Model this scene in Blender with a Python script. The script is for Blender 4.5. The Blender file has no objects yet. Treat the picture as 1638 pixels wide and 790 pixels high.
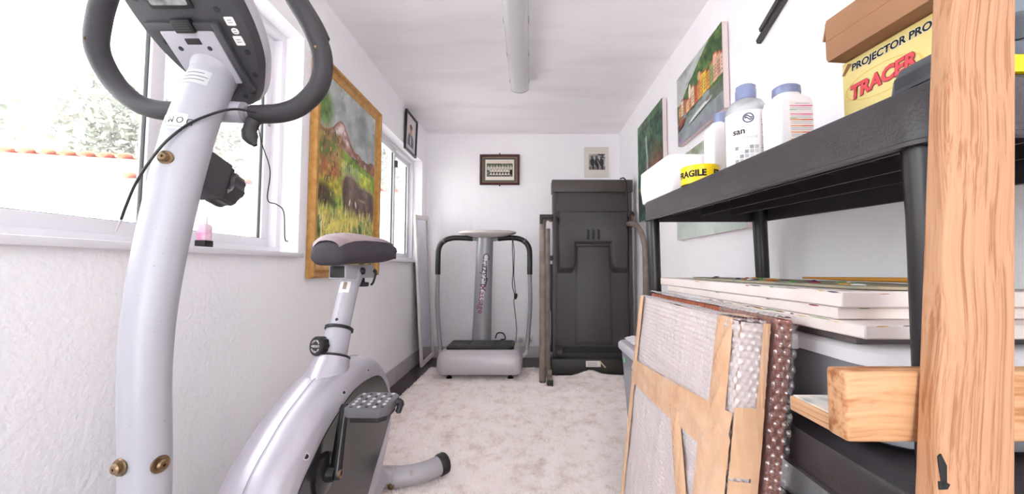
import bpy, bmesh, math, random
import numpy as np
from mathutils import Vector, Matrix, Quaternion

random.seed(7)
rng = np.random.default_rng(7)
SC = bpy.context.scene
COL = SC.collection

# ------------------------------------------------------------------ camera
cam_d = bpy.data.cameras.new('camera')
cam_d.sensor_width = 36.0
cam_d.lens = 620.0 / 1638.0 * 36.0
cam_d.shift_x = -28.0 / 1638.0
cam_d.clip_start = 0.02
cam = bpy.data.objects.new('camera', cam_d)
cam.location = (0, 0, 0.92)
cam.rotation_euler = (math.radians(90 + 3.05), 0, 0)
COL.objects.link(cam)
SC.camera = cam

# ------------------------------------------------------------------ overcast sky, exposure
world = bpy.data.worlds.new('overcast_sky')
SC.world = world
world.use_nodes = True
bg = world.node_tree.nodes['Background']
bg.inputs['Color'].default_value = (0.965, 0.995, 1.0, 1)
bg.inputs['Strength'].default_value = 1.0
SC.view_settings.view_transform = 'Standard'
SC.view_settings.look = 'None'
SC.view_settings.gamma = 1.0
SC.view_settings.use_curve_mapping = False
SC.view_settings.exposure = 3.15
SC.cycles.max_bounces = 20
SC.cycles.diffuse_bounces = 16
SC.cycles.glossy_bounces = 4
SC.cycles.transmission_bounces = 6
SC.cycles.transparent_max_bounces = 24
SC.cycles.caustics_reflective = False
SC.cycles.caustics_refractive = False

# ------------------------------------------------------------------ helpers: colour and materials
def lin(c):
    c = [x / 255.0 for x in c]
    return tuple(x / 12.92 if x <= 0.04045 else ((x + 0.055) / 1.055) ** 2.4 for x in c)

MATS = {}
def mat(name, col, rough=0.5, metal=0.0, col2=None, nscale=8.0, ndetail=4.0, bump=None, bscale=60.0,
        spec=0.5, coat=0.0, ramp=(0.35, 0.65), stretch=(1, 1, 1), sheen=0.0, nrough=0.5):
    if name in MATS:
        return MATS[name]
    m = bpy.data.materials.new(name)
    m.use_nodes = True
    nt = m.node_tree
    b = nt.nodes['Principled BSDF']
    b.inputs['Roughness'].default_value = rough
    b.inputs['Metallic'].default_value = metal
    b.inputs['Specular IOR Level'].default_value = spec
    b.inputs['Coat Weight'].default_value = coat
    b.inputs['Sheen Weight'].default_value = sheen
    b.inputs['Base Color'].default_value = (*lin(col), 1)
    tc = nt.nodes.new('ShaderNodeTexCoord')
    mp = nt.nodes.new('ShaderNodeMapping')
    mp.inputs['Scale'].default_value = stretch
    nt.links.new(tc.outputs['Object'], mp.inputs['Vector'])
    if col2:
        n = nt.nodes.new('ShaderNodeTexNoise')
        n.inputs['Scale'].default_value = nscale
        n.inputs['Detail'].default_value = ndetail
        n.inputs['Roughness'].default_value = nrough
        r = nt.nodes.new('ShaderNodeValToRGB')
        r.color_ramp.elements[0].position = ramp[0]
        r.color_ramp.elements[1].position = ramp[1]
        r.color_ramp.elements[0].color = (*lin(col), 1)
        r.color_ramp.elements[1].color = (*lin(col2), 1)
        nt.links.new(mp.outputs['Vector'], n.inputs['Vector'])
        nt.links.new(n.outputs['Fac'], r.inputs['Fac'])
        nt.links.new(r.outputs['Color'], b.inputs['Base Color'])
    if bump:
        n2 = nt.nodes.new('ShaderNodeTexNoise')
        n2.inputs['Scale'].default_value = bscale
        n2.inputs['Detail'].default_value = 3
        bp = nt.nodes.new('ShaderNodeBump')
        bp.inputs['Strength'].default_value = bump
        bp.inputs['Distance'].default_value = 0.01
        nt.links.new(mp.outputs['Vector'], n2.inputs['Vector'])
        nt.links.new(n2.outputs['Fac'], bp.inputs['Height'])
        nt.links.new(bp.outputs['Normal'], b.inputs['Normal'])
    MATS[name] = m
    return m

def film_mat(name, col, opacity, rough=0.15, gloss=0.12, translucent=0.0, noise=None):
    """thin clear plastic: part see-through, part milky, part shiny"""
    m = bpy.data.materials.new(name)
    m.use_nodes = True
    nt = m.node_tree
    nt.nodes.clear()
    out = nt.nodes.new('ShaderNodeOutputMaterial')
    tr = nt.nodes.new('ShaderNodeBsdfTransparent')
    df = nt.nodes.new('ShaderNodeBsdfDiffuse')
    df.inputs['Color'].default_value = (*lin(col), 1)
    gl = nt.nodes.new('ShaderNodeBsdfGlossy')
    gl.inputs['Roughness'].default_value = rough
    mx = nt.nodes.new('ShaderNodeMixShader')
    mx.inputs[0].default_value = opacity
    mx2 = nt.nodes.new('ShaderNodeMixShader')
    body = df
    if translucent:
        tl = nt.nodes.new('ShaderNodeBsdfTranslucent')
        tl.inputs['Color'].default_value = (*lin(col), 1)
        mt = nt.nodes.new('ShaderNodeMixShader')
        mt.inputs[0].default_value = translucent
        nt.links.new(df.outputs[0], mt.inputs[1])
        nt.links.new(tl.outputs[0], mt.inputs[2])
        body = mt
    fr = nt.nodes.new('ShaderNodeLayerWeight')
    fr.inputs['Blend'].default_value = 0.25
    ma = nt.nodes.new('ShaderNodeMath')
    ma.operation = 'MULTIPLY_ADD'
    ma.inputs[1].default_value = 0.5
    ma.inputs[2].default_value = gloss
    nt.links.new(fr.outputs['Fresnel'], ma.inputs[0])
    if noise:
        tc = nt.nodes.new('ShaderNodeTexCoord')
        n = nt.nodes.new('ShaderNodeTexNoise')
        n.inputs['Scale'].default_value = noise[0]
        n.inputs['Detail'].default_value = 6
        mr = nt.nodes.new('ShaderNodeMapRange')
        mr.inputs['From Min'].default_value = 0.35
        mr.inputs['From Max'].default_value = 0.7
        mr.inputs['To Min'].default_value = opacity
        mr.inputs['To Max'].default_value = noise[1]
        nt.links.new(tc.outputs['Object'], n.inputs['Vector'])
        nt.links.new(n.outputs['Fac'], mr.inputs['Value'])
        nt.links.new(mr.outputs['Result'], mx.inputs[0])
    nt.links.new(tr.outputs[0], mx.inputs[1])
    nt.links.new(body.outputs[0], mx.inputs[2])
    nt.links.new(ma.outputs[0], mx2.inputs[0])
    nt.links.new(mx.outputs[0], mx2.inputs[1])
    nt.links.new(gl.outputs[0], mx2.inputs[2])
    nt.links.new(mx2.outputs[0], out.inputs['Surface'])
    MATS[name] = m
    return m

def wood_mat(name, light, dark, scale=90.0, axis='Z', rough=0.55, burn=None, rot=(0, 0, 0), long=2.0):
    """plank wood: irregular grain lines running along one axis"""
    m = bpy.data.materials.new(name)
    m.use_nodes = True
    nt = m.node_tree
    N = nt.nodes.new
    L = nt.links.new
    b = nt.nodes['Principled BSDF']
    b.inputs['Roughness'].default_value = rough
    tc = N('ShaderNodeTexCoord')
    m0 = N('ShaderNodeMapping')
    m0.inputs['Rotation'].default_value = rot
    L(tc.outputs['Object'], m0.inputs['Vector'])
    wob = N('ShaderNodeTexNoise')
    wob.inputs['Scale'].default_value = 5.0
    wob.inputs['Detail'].default_value = 1.0
    L(m0.outputs['Vector'], wob.inputs['Vector'])
    vm = N('ShaderNodeVectorMath'); vm.operation = 'MULTIPLY_ADD'
    vm.inputs[1].default_value = (0.035, 0.035, 0.035)
    L(wob.outputs['Color'], vm.inputs[0]); L(m0.outputs['Vector'], vm.inputs[2])
    fac = []
    for k, (sc, lo) in enumerate(((scale, long), (scale * 3.2, long * 3))):
        mp = N('ShaderNodeMapping')
        mp.inputs['Scale'].default_value = {'Z': (sc, sc, lo), 'X': (lo, sc, sc), 'Y': (sc, lo, sc)}[axis]
        n = N('ShaderNodeTexNoise')
        n.inputs['Scale'].default_value = 1.0
        n.inputs['Detail'].default_value = 2.0
        L(vm.outputs[0], mp.inputs['Vector']); L(mp.outputs['Vector'], n.inputs['Vector'])
        fac.append(n)
    mixf = N('ShaderNodeMix'); mixf.data_type = 'FLOAT'; mixf.inputs[0].default_value = 0.4
    L(fac[0].outputs['Fac'], mixf.inputs[2]); L(fac[1].outputs['Fac'], mixf.inputs[3])
    r = N('ShaderNodeValToRGB')
    e = r.color_ramp.elements
    e[0].position, e[1].position = 0.38, 0.57
    e[0].color, e[1].color = (*lin(dark), 1), (*lin(light), 1)
    e2 = e.new(0.47); e2.color = (*[a_ * 0.72 + d_ * 0.28 for a_, d_ in zip(lin(light), lin(dark))], 1)
    L(mixf.outputs[0], r.inputs['Fac'])
    col = r.outputs['Color']
    if burn:
        n = N('ShaderNodeTexNoise'); n.inputs['Scale'].default_value = 1.0; n.inputs['Detail'].default_value = 3
        mp = N('ShaderNodeMapping'); mp.inputs['Scale'].default_value = {'Z': (40, 40, 14), 'X': (14, 40, 40), 'Y': (40, 14, 40)}[axis]
        L(tc.outputs['Object'], mp.inputs['Vector']); L(mp.outputs['Vector'], n.inputs['Vector'])
        rr = N('ShaderNodeValToRGB'); rr.color_ramp.elements[0].position = 0.56; rr.color_ramp.elements[1].position = 0.74
        L(n.outputs['Fac'], rr.inputs['Fac'])
        mx = N('ShaderNodeMix'); mx.data_type = 'RGBA'
        L(rr.outputs['Color'], mx.inputs[0]); L(col, mx.inputs[6])
        mx.inputs[7].default_value = (*lin(burn), 1)
        col = mx.outputs[2]
    L(col, b.inputs['Base Color'])
    bp = N('ShaderNodeBump')
    bp.inputs['Strength'].default_value = 0.15
    bp.inputs['Distance'].default_value = 0.004
    L(mixf.outputs[0], bp.inputs['Height']); L(bp.outputs['Normal'], b.inputs['Normal'])
    MATS[name] = m
    return m

def paint_mat():
    if 'oil_paint' in MATS:
        return MATS['oil_paint']
    m = bpy.data.materials.new('oil_paint')
    m.use_nodes = True
    nt = m.node_tree
    b = nt.nodes['Principled BSDF']
    b.inputs['Roughness'].default_value = 0.55
    b.inputs['Specular IOR Level'].default_value = 0.3
    a = nt.nodes.new('ShaderNodeAttribute')
    a.attribute_name = 'Col'
    nt.links.new(a.outputs['Color'], b.inputs['Base Color'])
    tc = nt.nodes.new('ShaderNodeTexCoord')
    n = nt.nodes.new('ShaderNodeTexNoise')
    n.inputs['Scale'].default_value = 90
    bp = nt.nodes.new('ShaderNodeBump')
    bp.inputs['Strength'].default_value = 0.25
    bp.inputs['Distance'].default_value = 0.004
    nt.links.new(tc.outputs['Object'], n.inputs['Vector'])
    nt.links.new(n.outputs['Fac'], bp.inputs['Height'])
    nt.links.new(bp.outputs['Normal'], b.inputs['Normal'])
    MATS['oil_paint'] = m
    return m

# ------------------------------------------------------------------ helpers: geometry
def V(*a):
    return Vector(a)

def smooth_path(pts, n=6, closed=False):
    """Catmull-Rom through the points"""
    P = [Vector(p) for p in pts]
    out = []
    N = len(P)
    rngi = range(N) if closed else range(N - 1)
    for i in rngi:
        p0 = P[(i - 1) % N] if (closed or i > 0) else P[i] * 2 - P[i + 1]
        p1 = P[i]
        p2 = P[(i + 1) % N]
        p3 = P[(i + 2) % N] if (closed or i + 2 < N) else p2 * 2 - p1
        for k in range(n):
            t = k / n
            out.append(0.5 * ((2 * p1) + (p2 - p0) * t + (2 * p0 - 5 * p1 + 4 * p2 - p3) * t * t
                              + (3 * p1 - p0 - 3 * p2 + p3) * t ** 3))
    if not closed:
        out.append(P[-1].copy())
    return out

def rrect(hx, hy, r, n=5, cx=0.0, cy=0.0):
    pts = []
    for sx, sy, a0 in ((1, 1, 0), (-1, 1, 90), (-1, -1, 180), (1, -1, 270)):
        for k in range(n + 1):
            a = math.radians(a0 + 90 * k / n)
            pts.append((cx + sx * (hx - r) + r * math.cos(a), cy + sy * (hy - r) + r * math.sin(a)))
    return pts

class MB:
    def __init__(s):
        s.v, s.f = [], []
    def add(s, vs, fs):
        o = len(s.v)
        s.v += [tuple(p) for p in vs]
        s.f += [tuple(i + o for i in q) for q in fs]
        return s
    def box(s, x0, x1, y0, y1, z0, z1):
        return s.add([(x0, y0, z0), (x1, y0, z0), (x1, y1, z0), (x0, y1, z0), (x0, y0, z1), (x1, y0, z1), (x1, y1, z1), (x0, y1, z1)],
                     [(3, 2, 1, 0), (4, 5, 6, 7), (0, 1, 5, 4), (1, 2, 6, 5), (2, 3, 7, 6), (3, 0, 4, 7)])
    def obox(s, c, ax, ay, az, hx, hy, hz):
        c = Vector(c); ax, ay, az = [Vector(q).normalized() for q in (ax, ay, az)]
        vs = [c + ax * hx * i + ay * hy * j + az * hz * k for k in (-1, 1) for i, j in ((-1, -1), (1, -1), (1, 1), (-1, 1))]
        return s.add(vs, [(3, 2, 1, 0), (4, 5, 6, 7), (0, 1, 5, 4), (1, 2, 6, 5), (2, 3, 7, 6), (3, 0, 4, 7)])
    def tube(s, path, r, n=12, cap=True, flat=1.0, side=None, closed=False):
        P = [Vector(p) for p in path]
        N = len(P)
        R = r if isinstance(r, (list, tuple)) else [r] * N
        rings = []
        nrm = None
        for i in range(N):
            if closed:
                t = (P[(i + 1) % N] - P[i - 1]).normalized()
            else:
                t = (P[min(i + 1, N - 1)] - P[max(i - 1, 0)]).normalized()
            if nrm is None:
                h = Vector(side) if side else (Vector((1, 0, 0)) if abs(t.x) < 0.8 else Vector((0, 0, 1)))
                nrm = (h - t * h.dot(t)).normalized()
            else:
                nrm = (nrm - t * nrm.dot(t)).normalized()
            bn = t.cross(nrm)
            rings.append([P[i] + (nrm * math.cos(2 * math.pi * k / n) + bn * flat * math.sin(2 * math.pi * k / n)) * R[i] for k in range(n)])
        vs = [p for q in rings for p in q]
        fs = []
        for i in range(N if closed else N - 1):
            j = (i + 1) % N
            for k in range(n):
                fs.append((i * n + k, i * n + (k + 1) % n, j * n + (k + 1) % n, j * n + k))
        if cap and not closed:
            fs.append(tuple(range(n - 1, -1, -1)))
            fs.append(tuple((N - 1) * n + k for k in range(n)))
        return s.add(vs, fs)
    def cyl(s, a, b, r, n=20, r2=None):
        return s.tube([a, b], [r, r if r2 is None else r2], n)
    def lathe(s, prof, c=(0, 0, 0), axis=(0, 0, 1), n=24):
        c = Vector(c); az = Vector(axis).normalized()
        h = Vector((1, 0, 0)) if abs(az.x) < 0.8 else Vector((0, 1, 0))
        ax = (h - az * h.dot(az)).normalized(); ay = az.cross(ax)
        vs, fs = [], []
        for r, z in prof:
            for k in range(n):
                a = 2 * math.pi * k / n
                vs.append(c + az * z + (ax * math.cos(a) + ay * math.sin(a)) * max(r, 1e-5))
        for i in range(len(prof) - 1):
            for k in range(n):
                fs.append((i * n + k, i * n + (k + 1) % n, (i + 1) * n + (k + 1) % n, (i + 1) * n + k))
        fs.append(tuple(range(n - 1, -1, -1)))
        fs.append(tuple((len(prof) - 1) * n + k for k in range(n)))
        return s.add(vs, fs)
    def loft(s, sections, cap=True):
        n = len(sections[0])
        vs = [p for q in sections for p in q]
        fs = []
        for i in range(len(sections) - 1):
            for k in range(n):
                fs.append((i * n + k, i * n + (k + 1) % n, (i + 1) * n + (k + 1) % n, (i + 1) * n + k))
        if cap:
            fs.append(tuple(range(n - 1, -1, -1)))
            fs.append(tuple((len(sections) - 1) * n + k for k in range(n)))
        return s.add(vs, fs)
    def prism(s, poly, fn, t0, t1):
        """poly: 2-D outline; fn(a, b, t) -> 3-D point"""
        return s.loft([[fn(a, b, t0) for a, b in poly], [fn(a, b, t1) for a, b in poly]])
    def sphere(s, c, rx, ry=None, rz=None, nu=16, nv=10):
        ry = rx if ry is None else ry; rz = rx if rz is None else rz
        prof = [[(c[0] + rx * math.sin(math.pi * j / nv) * math.cos(2 * math.pi * k / nu),
                  c[1] + ry * math.sin(math.pi * j / nv) * math.sin(2 * math.pi * k / nu),
                  c[2] - rz * math.cos(math.pi * j / nv)) for k in range(nu)] for j in range(nv + 1)]
        return s.loft(prof, cap=False)
    def grid(s, fn, nu, nv):
        vs = [fn(i / nu, j / nv) for j in range(nv + 1) for i in range(nu + 1)]
        fs = [(j * (nu + 1) + i, j * (nu + 1) + i + 1, (j + 1) * (nu + 1) + i + 1, (j + 1) * (nu + 1) + i) for j in range(nv) for i in range(nu)]
        return s.add(vs, fs)

WM = {}          # world matrix of each object, tracked here
def _link(o, parent, M=None):
    COL.objects.link(o)
    if parent is not None:
        o.parent = parent
        WM[o.name] = WM[parent.name].copy()
    else:
        WM[o.name] = M.copy() if M is not None else Matrix.Identity(4)

def thing(name, label, cat, loc=(0, 0, 0), rot=(0, 0, 0), group=None, kind=None):
    o = bpy.data.objects.new(name, None)
    o.empty_display_size = 0.1
    M = Matrix.LocRotScale(Vector(loc), __import__('mathutils').Euler(rot), None)
    o.matrix_world = M
    _link(o, None, M)
    tag(o, label, cat, group, kind)
    return o

def tag(o, label=None, cat=None, group=None, kind=None):
    if label: o['label'] = label
    if cat: o['category'] = cat
    if group: o['group'] = group
    if kind: o['kind'] = kind
    return o

def finish(me, smooth=True, angle=38):
    if smooth:
        me.polygons.foreach_set('use_smooth', np.ones(len(me.polygons), dtype=bool))
        me.set_sharp_from_angle(angle=math.radians(angle))
    me.update()

def obj(name, mb, m, parent=None, bevel=0.0, bseg=2, smooth=True, local=False, origin=None, label=None, kind=None, angle=38, bang=30):
    """one mesh object. Vertices are in world space unless local; a child is moved into its parent's frame"""
    me = bpy.data.meshes.new(name)
    if isinstance(mb, MB):
        me.from_pydata(mb.v, [], mb.f)
    else:
        me.from_pydata(mb[0], [], mb[1])
    bm = bmesh.new()
    bm.from_mesh(me)
    bmesh.ops.recalc_face_normals(bm, faces=bm.faces)
    if bevel > 0:
        es = [e for e in bm.edges if len(e.link_faces) == 2 and e.calc_face_angle(0) > math.radians(bang)]
        bmesh.ops.bevel(bm, geom=es, offset=bevel, segments=bseg, profile=0.6, affect='EDGES', clamp_overlap=True)
    bm.to_mesh(me)
    bm.free()
    return _objmesh(name, me, m, parent, smooth, local, origin, label, kind, angle)

def _objmesh(name, me, m, parent, smooth, local, origin, label, kind, angle=38):
    o = bpy.data.objects.new(name, me)
    if parent is not None:
        if not local:
            me.transform(WM[parent.name].inverted())
        _link(o, parent)
    else:
        if origin is None:
            xs = np.empty(len(me.vertices) * 3)
            me.vertices.foreach_get('co', xs)
            xs = xs.reshape(-1, 3)
            lo, hi = xs.min(0), xs.max(0)
            origin = ((lo[0] + hi[0]) / 2, (lo[1] + hi[1]) / 2, lo[2])
        T = Matrix.Translation(Vector(origin))
        me.transform(T.inverted())
        o.location = origin
        _link(o, None, T)
    finish(me, smooth, angle)
    if m is not None:
        me.materials.append(m)
    if label: o['label'] = label
    if kind: o['kind'] = kind
    return o

def obj_np(name, verts, faces, m, parent=None, smooth=True, cols=None, local=False, origin=None, kind=None, label=None, angle=180):
    me = bpy.data.meshes.new(name)
    verts = np.asarray(verts, dtype=np.float32); faces = np.asarray(faces, dtype=np.int32)
    k = faces.shape[1]
    me.vertices.add(len(verts)); me.vertices.foreach_set('co', verts.ravel())
    me.loops.add(faces.size); me.loops.foreach_set('vertex_index', faces.ravel())
    me.polygons.add(len(faces)); me.polygons.foreach_set('loop_start', np.arange(0, faces.size, k, dtype=np.int32))
    me.update(calc_edges=True)
    if cols is not None:
        at = me.color_attributes.new('Col', 'FLOAT_COLOR', 'POINT')
        c4 = np.ones((len(verts), 4), dtype=np.float32); c4[:, :3] = cols
        at.data.foreach_set('color', c4.ravel())
    return _objmesh(name, me, m, parent, smooth, local, origin, label, kind, angle)

def np_grid(nu, nv):
    u, v = np.meshgrid(np.linspace(0, 1, nu + 1), np.linspace(0, 1, nv + 1))
    idx = np.arange((nu + 1) * (nv + 1)).reshape(nv + 1, nu + 1)
    f = np.stack([idx[:-1, :-1], idx[:-1, 1:], idx[1:, 1:], idx[1:, :-1]], -1).reshape(-1, 4)
    return u.ravel(), v.ravel(), f

def vnoise(x, y, seed=0):
    xi = np.floor(x).astype(np.int64); yi = np.floor(y).astype(np.int64)
    xf = x - xi; yf = y - yi
    def h(a, b):
        n = (a * 374761393 + b * 668265263 + seed * 1442695041) & 0x7fffffff
        n = ((n ^ (n >> 13)) * 1274126177) & 0x7fffffff
        return ((n ^ (n >> 16)) & 0xffff) / 65535.0
    sx = xf * xf * (3 - 2 * xf); sy = yf * yf * (3 - 2 * yf)
    return (h(xi, yi) * (1 - sx) + h(xi + 1, yi) * sx) * (1 - sy) + (h(xi, yi + 1) * (1 - sx) + h(xi + 1, yi + 1) * sx) * sy

def fbm(x, y, seed=0, o=4):
    t = 0; a = 0.5
    for k in range(o):
        t = t + a * vnoise(x * 2 ** k, y * 2 ** k, seed + k); a *= 0.5
    return t / (1 - 0.5 ** o)

def tolin(c):
    c = np.clip(c, 0, 1)
    return np.where(c <= 0.04045, c / 12.92, ((c + 0.055) / 1.055) ** 2.4)

class Pic:
    """a small flat picture painted as colours over a fine grid, u right, v up"""
    def __init__(s, nu, nv, asp):
        s.u, s.v, s.f = np_grid(nu, nv)
        s.asp = asp
        s.c = np.zeros((len(s.u), 3))
    def fill(s, mask, col, var=0.0, sc=20, seed=1):
        m = np.clip(np.asarray(mask, dtype=float), 0, 1)[:, None]
        col = np.array(col) / 255.0
        k = 1 + var * (fbm(s.u * sc, s.v * sc / s.asp, seed)[:, None] * 2 - 1)
        s.c = s.c * (1 - m) + np.clip(col * k, 0, 1) * m
    def ell(s, cu, cv, ru, rv, rot=0, soft=0.15):
        a = math.radians(rot)
        du = (s.u - cu); dv = (s.v - cv) / s.asp
        x = du * math.cos(a) + dv * math.sin(a); y = -du * math.sin(a) + dv * math.cos(a)
        d = np.sqrt((x / ru) ** 2 + (y / (rv / s.asp)) ** 2)
        return np.clip((1 + soft - d) / (2 * soft), 0, 1)
    def rect(s, u0, u1, v0, v1):
        return (s.u >= u0) & (s.u <= u1) & (s.v >= v0) & (s.v <= v1)
    def n(s, sc, seed=0, o=4):
        return fbm(s.u * sc, s.v * sc / s.asp, seed, o)
    def make(s, name, fn, parent, label=None, m=None):
        """fn(u, v) -> x, y, z arrays in world space"""
        x, y, z = fn(s.u, s.v)
        vs = np.stack([x + 0 * s.u, y + 0 * s.u, z + 0 * s.u], -1)
        return obj_np(name, vs, s.f, m or paint_mat(), parent, smooth=False, cols=tolin(s.c), label=label)

def text(name, body, size, m, parent, fn, bold=0.0, extrude=0.0006, shear=0.0, align='CENTER', space=1.0, label=None):
    """lettering: fn(x, y, z) maps flat text coordinates into world space"""
    cu = bpy.data.curves.new(name, 'FONT')
    cu.body = body; cu.size = size; cu.extrude = extrude; cu.offset = bold; cu.shear = shear
    cu.align_x = align; cu.align_y = 'CENTER'; cu.space_character = space
    cu.resolution_u = 3
    o = bpy.data.objects.new('tmp_text', cu)
    COL.objects.link(o)
    dg = bpy.context.evaluated_depsgraph_get()
    me = bpy.data.meshes.new_from_object(o.evaluated_get(dg))
    bpy.data.objects.remove(o); bpy.data.curves.remove(cu)
    for v in me.vertices:
        v.co = Vector(fn(v.co.x, v.co.y, v.co.z))
    me.materials.clear()
    me.name = name
    return _objmesh(name, me, m, parent, False, False, None, label, None)

def rule(name, L, h, m, parent, fn, n=8):
    """a line of print too small to read, as a thin dash: fn as for text()"""
    return obj(name, MB().grid(lambda a, b: fn((a - 0.5) * L, (b - 0.5) * h, 0.0), n, 1), m, parent, smooth=False)

def plane_map(o, ax, ay):
    o = Vector(o); ax = Vector(ax).normalized(); ay = Vector(ay).normalized(); az = ax.cross(ay)
    return lambda x, y, z: o + ax * x + ay * y + az * z

# ------------------------------------------------------------------ shared materials
M_wall = mat('white_plaster', (250, 249, 252), 0.9, col2=(247, 245, 249), nscale=3, bump=0.35, bscale=55, spec=0.2)
M_ceil = mat('ceiling_plaster', (251, 248, 251), 0.9, col2=(240, 233, 236), nscale=2.2, bump=0.15, bscale=18, spec=0.2, ramp=(0.45, 0.8), stretch=(0.5, 2.2, 1))
M_skirt = mat('skirting_tile', (206, 199, 203), 0.35, col2=(196, 188, 192), nscale=6)
M_floor = mat('dark_floor_tile', (70, 60, 62), 0.35, col2=(48, 42, 44), nscale=9)
M_grout = mat('dark_grout', (40, 36, 36), 0.9)
M_alu = mat('white_window_frame', (228, 226, 231), 0.35)
M_gasket = mat('black_gasket', (28, 28, 30), 0.6)
M_black = mat('black_plastic', (26, 25, 27), 0.42)
M_blackshelf = mat('black_shelf_plastic', (60, 56, 60), 0.38, col2=(52, 48, 52), nscale=30, bump=0.12, bscale=260)
M_foam = mat('dark_foam_grip', (52, 50, 54), 0.62, bump=0.1, bscale=300)
M_silver = mat('silver_plastic', (200, 196, 204), 0.32, metal=0.25, spec=0.5)
M_greypaint = mat('grey_painted_steel', (180, 178, 186), 0.42, col2=(170, 168, 176), nscale=5, metal=0.1)
M_chrome = mat('chrome', (200, 196, 194), 0.18, metal=1.0)
M_brass = mat('worn_bronze_bolt', (150, 126, 98), 0.35, metal=0.8, col2=(104, 84, 62), nscale=60)
M_white = mat('white_plastic', (240, 238, 240), 0.4)
M_glass = film_mat('window_glass', (240, 242, 241), 0.06, rough=0.02, gloss=0.03, noise=(3.0, 0.18))
M_clear = film_mat('clear_plastic', (225, 228, 232), 0.35, rough=0.12, gloss=0.06)
M_wire = mat('black_cable', (22, 21, 22), 0.45)
M_paper = mat('white_paper', (238, 234, 232), 0.8)
M_ink = mat('black_ink', (24, 22, 24), 0.7)

# =================================================================== THE ROOM
XL, XR, YB, YF, ZC = -1.08, 0.945, 4.03, -1.25, 2.33
def struct(o, label=None):
    o['kind'] = 'structure'
    if label: o['label'] = label
    return o

fl = struct(obj('floor', MB().box(XL - 0.2, XR + 0.2, YF - 0.2, YB + 0.2, -0.12, -0.004), M_grout, smooth=False), 'dark tiled floor under the shaggy rug')
tile_me = None
ts = 0.41
for i in range(5):
    for j in range(13):
        x0 = XL + 0.003 + i * ts; y0 = YF + j * ts
        t = obj('floor_tile', MB().box(x0, min(x0 + ts - 0.005, XR), y0, min(y0 + ts - 0.005, YB), -0.006, 0.0), M_floor, fl, smooth=False)

# left wall with its two window openings
W1 = (0.10, 1.805, 0.985, 2.02)
W2 = (2.76, 3.86, 0.985, 1.985)
w = MB()
xo = XL - 0.22
w.box(xo, XL, YF - 0.2, W1[0], 0, ZC); w.box(xo, XL, W1[1], W2[0], 0, ZC); w.box(xo, XL, W2[1], YB + 0.2, 0, ZC)
for q in (W1, W2):
    w.box(xo, XL, q[0], q[1], 0, q[2]); w.box(xo, XL, q[0], q[1], q[3], ZC)
struct(obj('wall_left', w, M_wall, smooth=False), 'white plastered wall with two windows')
w = MB()                                           # right wall with an unglazed opening added out of view to let light in
w.box(XR, XR + 0.2, -0.6, YB + 0.2, 0, ZC); w.box(XR, XR + 0.2, YF - 0.2, YF + 0.1, 0, ZC)
w.box(XR, XR + 0.2, YF + 0.1, -0.6, 0, 0.95); w.box(XR, XR + 0.2, YF + 0.1, -0.6, 2.1, ZC)
struct(obj('wall_right', w, M_wall, smooth=False), 'white plastered wall behind the shelving')
struct(obj('wall_back', MB().box(XL, XR, YB, YB + 0.2, 0, ZC), M_wall, smooth=False), 'white plastered end wall')
w = MB()                                           # end of the room behind the camera, doorway gap added for fill daylight
w.box(XL, -0.45, YF - 0.2, YF, 0, ZC); w.box(0.25, XR, YF - 0.2, YF, 0, ZC); w.box(-0.45, 0.25, YF - 0.2, YF, 2.05, ZC)
struct(obj('wall_front', w, M_wall, smooth=False), 'white wall with a doorway gap added for light, behind the viewer')
struct(obj('ceiling', MB().box(XL - 0.22, XR + 0.2, YF - 0.2, YB + 0.2, ZC, ZC + 0.15), M_ceil, smooth=False), 'white painted ceiling')

# skirting, tile by tile
def skirting(name, p0, p1, nrm, h=0.125):
    root = bpy.data.objects.new(name, None); root.location = p0; _link(root, None, Matrix.Translation(Vector(p0)))
    struct(root, 'light grey tiled skirting')
    a, b = Vector(p0), Vector(p1); L = (b - a).length; d = (b - a).normalized(); nv = Vector(nrm)
    k = 0; t = 0
    while t < L - 0.01:
        e = min(t + 0.40, L)
        c = a + d * ((t + e) / 2) + nv * 0.006 + Vector((0, 0, h / 2))
        obj('skirting_tile', MB().obox(c, d, nv, (0, 0, 1), (e - t) / 2 - 0.0015, 0.006, h / 2), M_skirt, root, bevel=0.002, bseg=1)
        t = e; k += 1
skirting('baseboard_left', (XL, YF, 0), (XL, YB, 0), (1, 0, 0), 0.135)
skirting('baseboard_back', (XL + 0.013, YB, 0), (XR - 0.013, YB, 0), (0, -1, 0), 0.115)
skirting('baseboard_right', (XR, YF, 0), (XR, YB, 0), (-1, 0, 0), 0.125)

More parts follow.
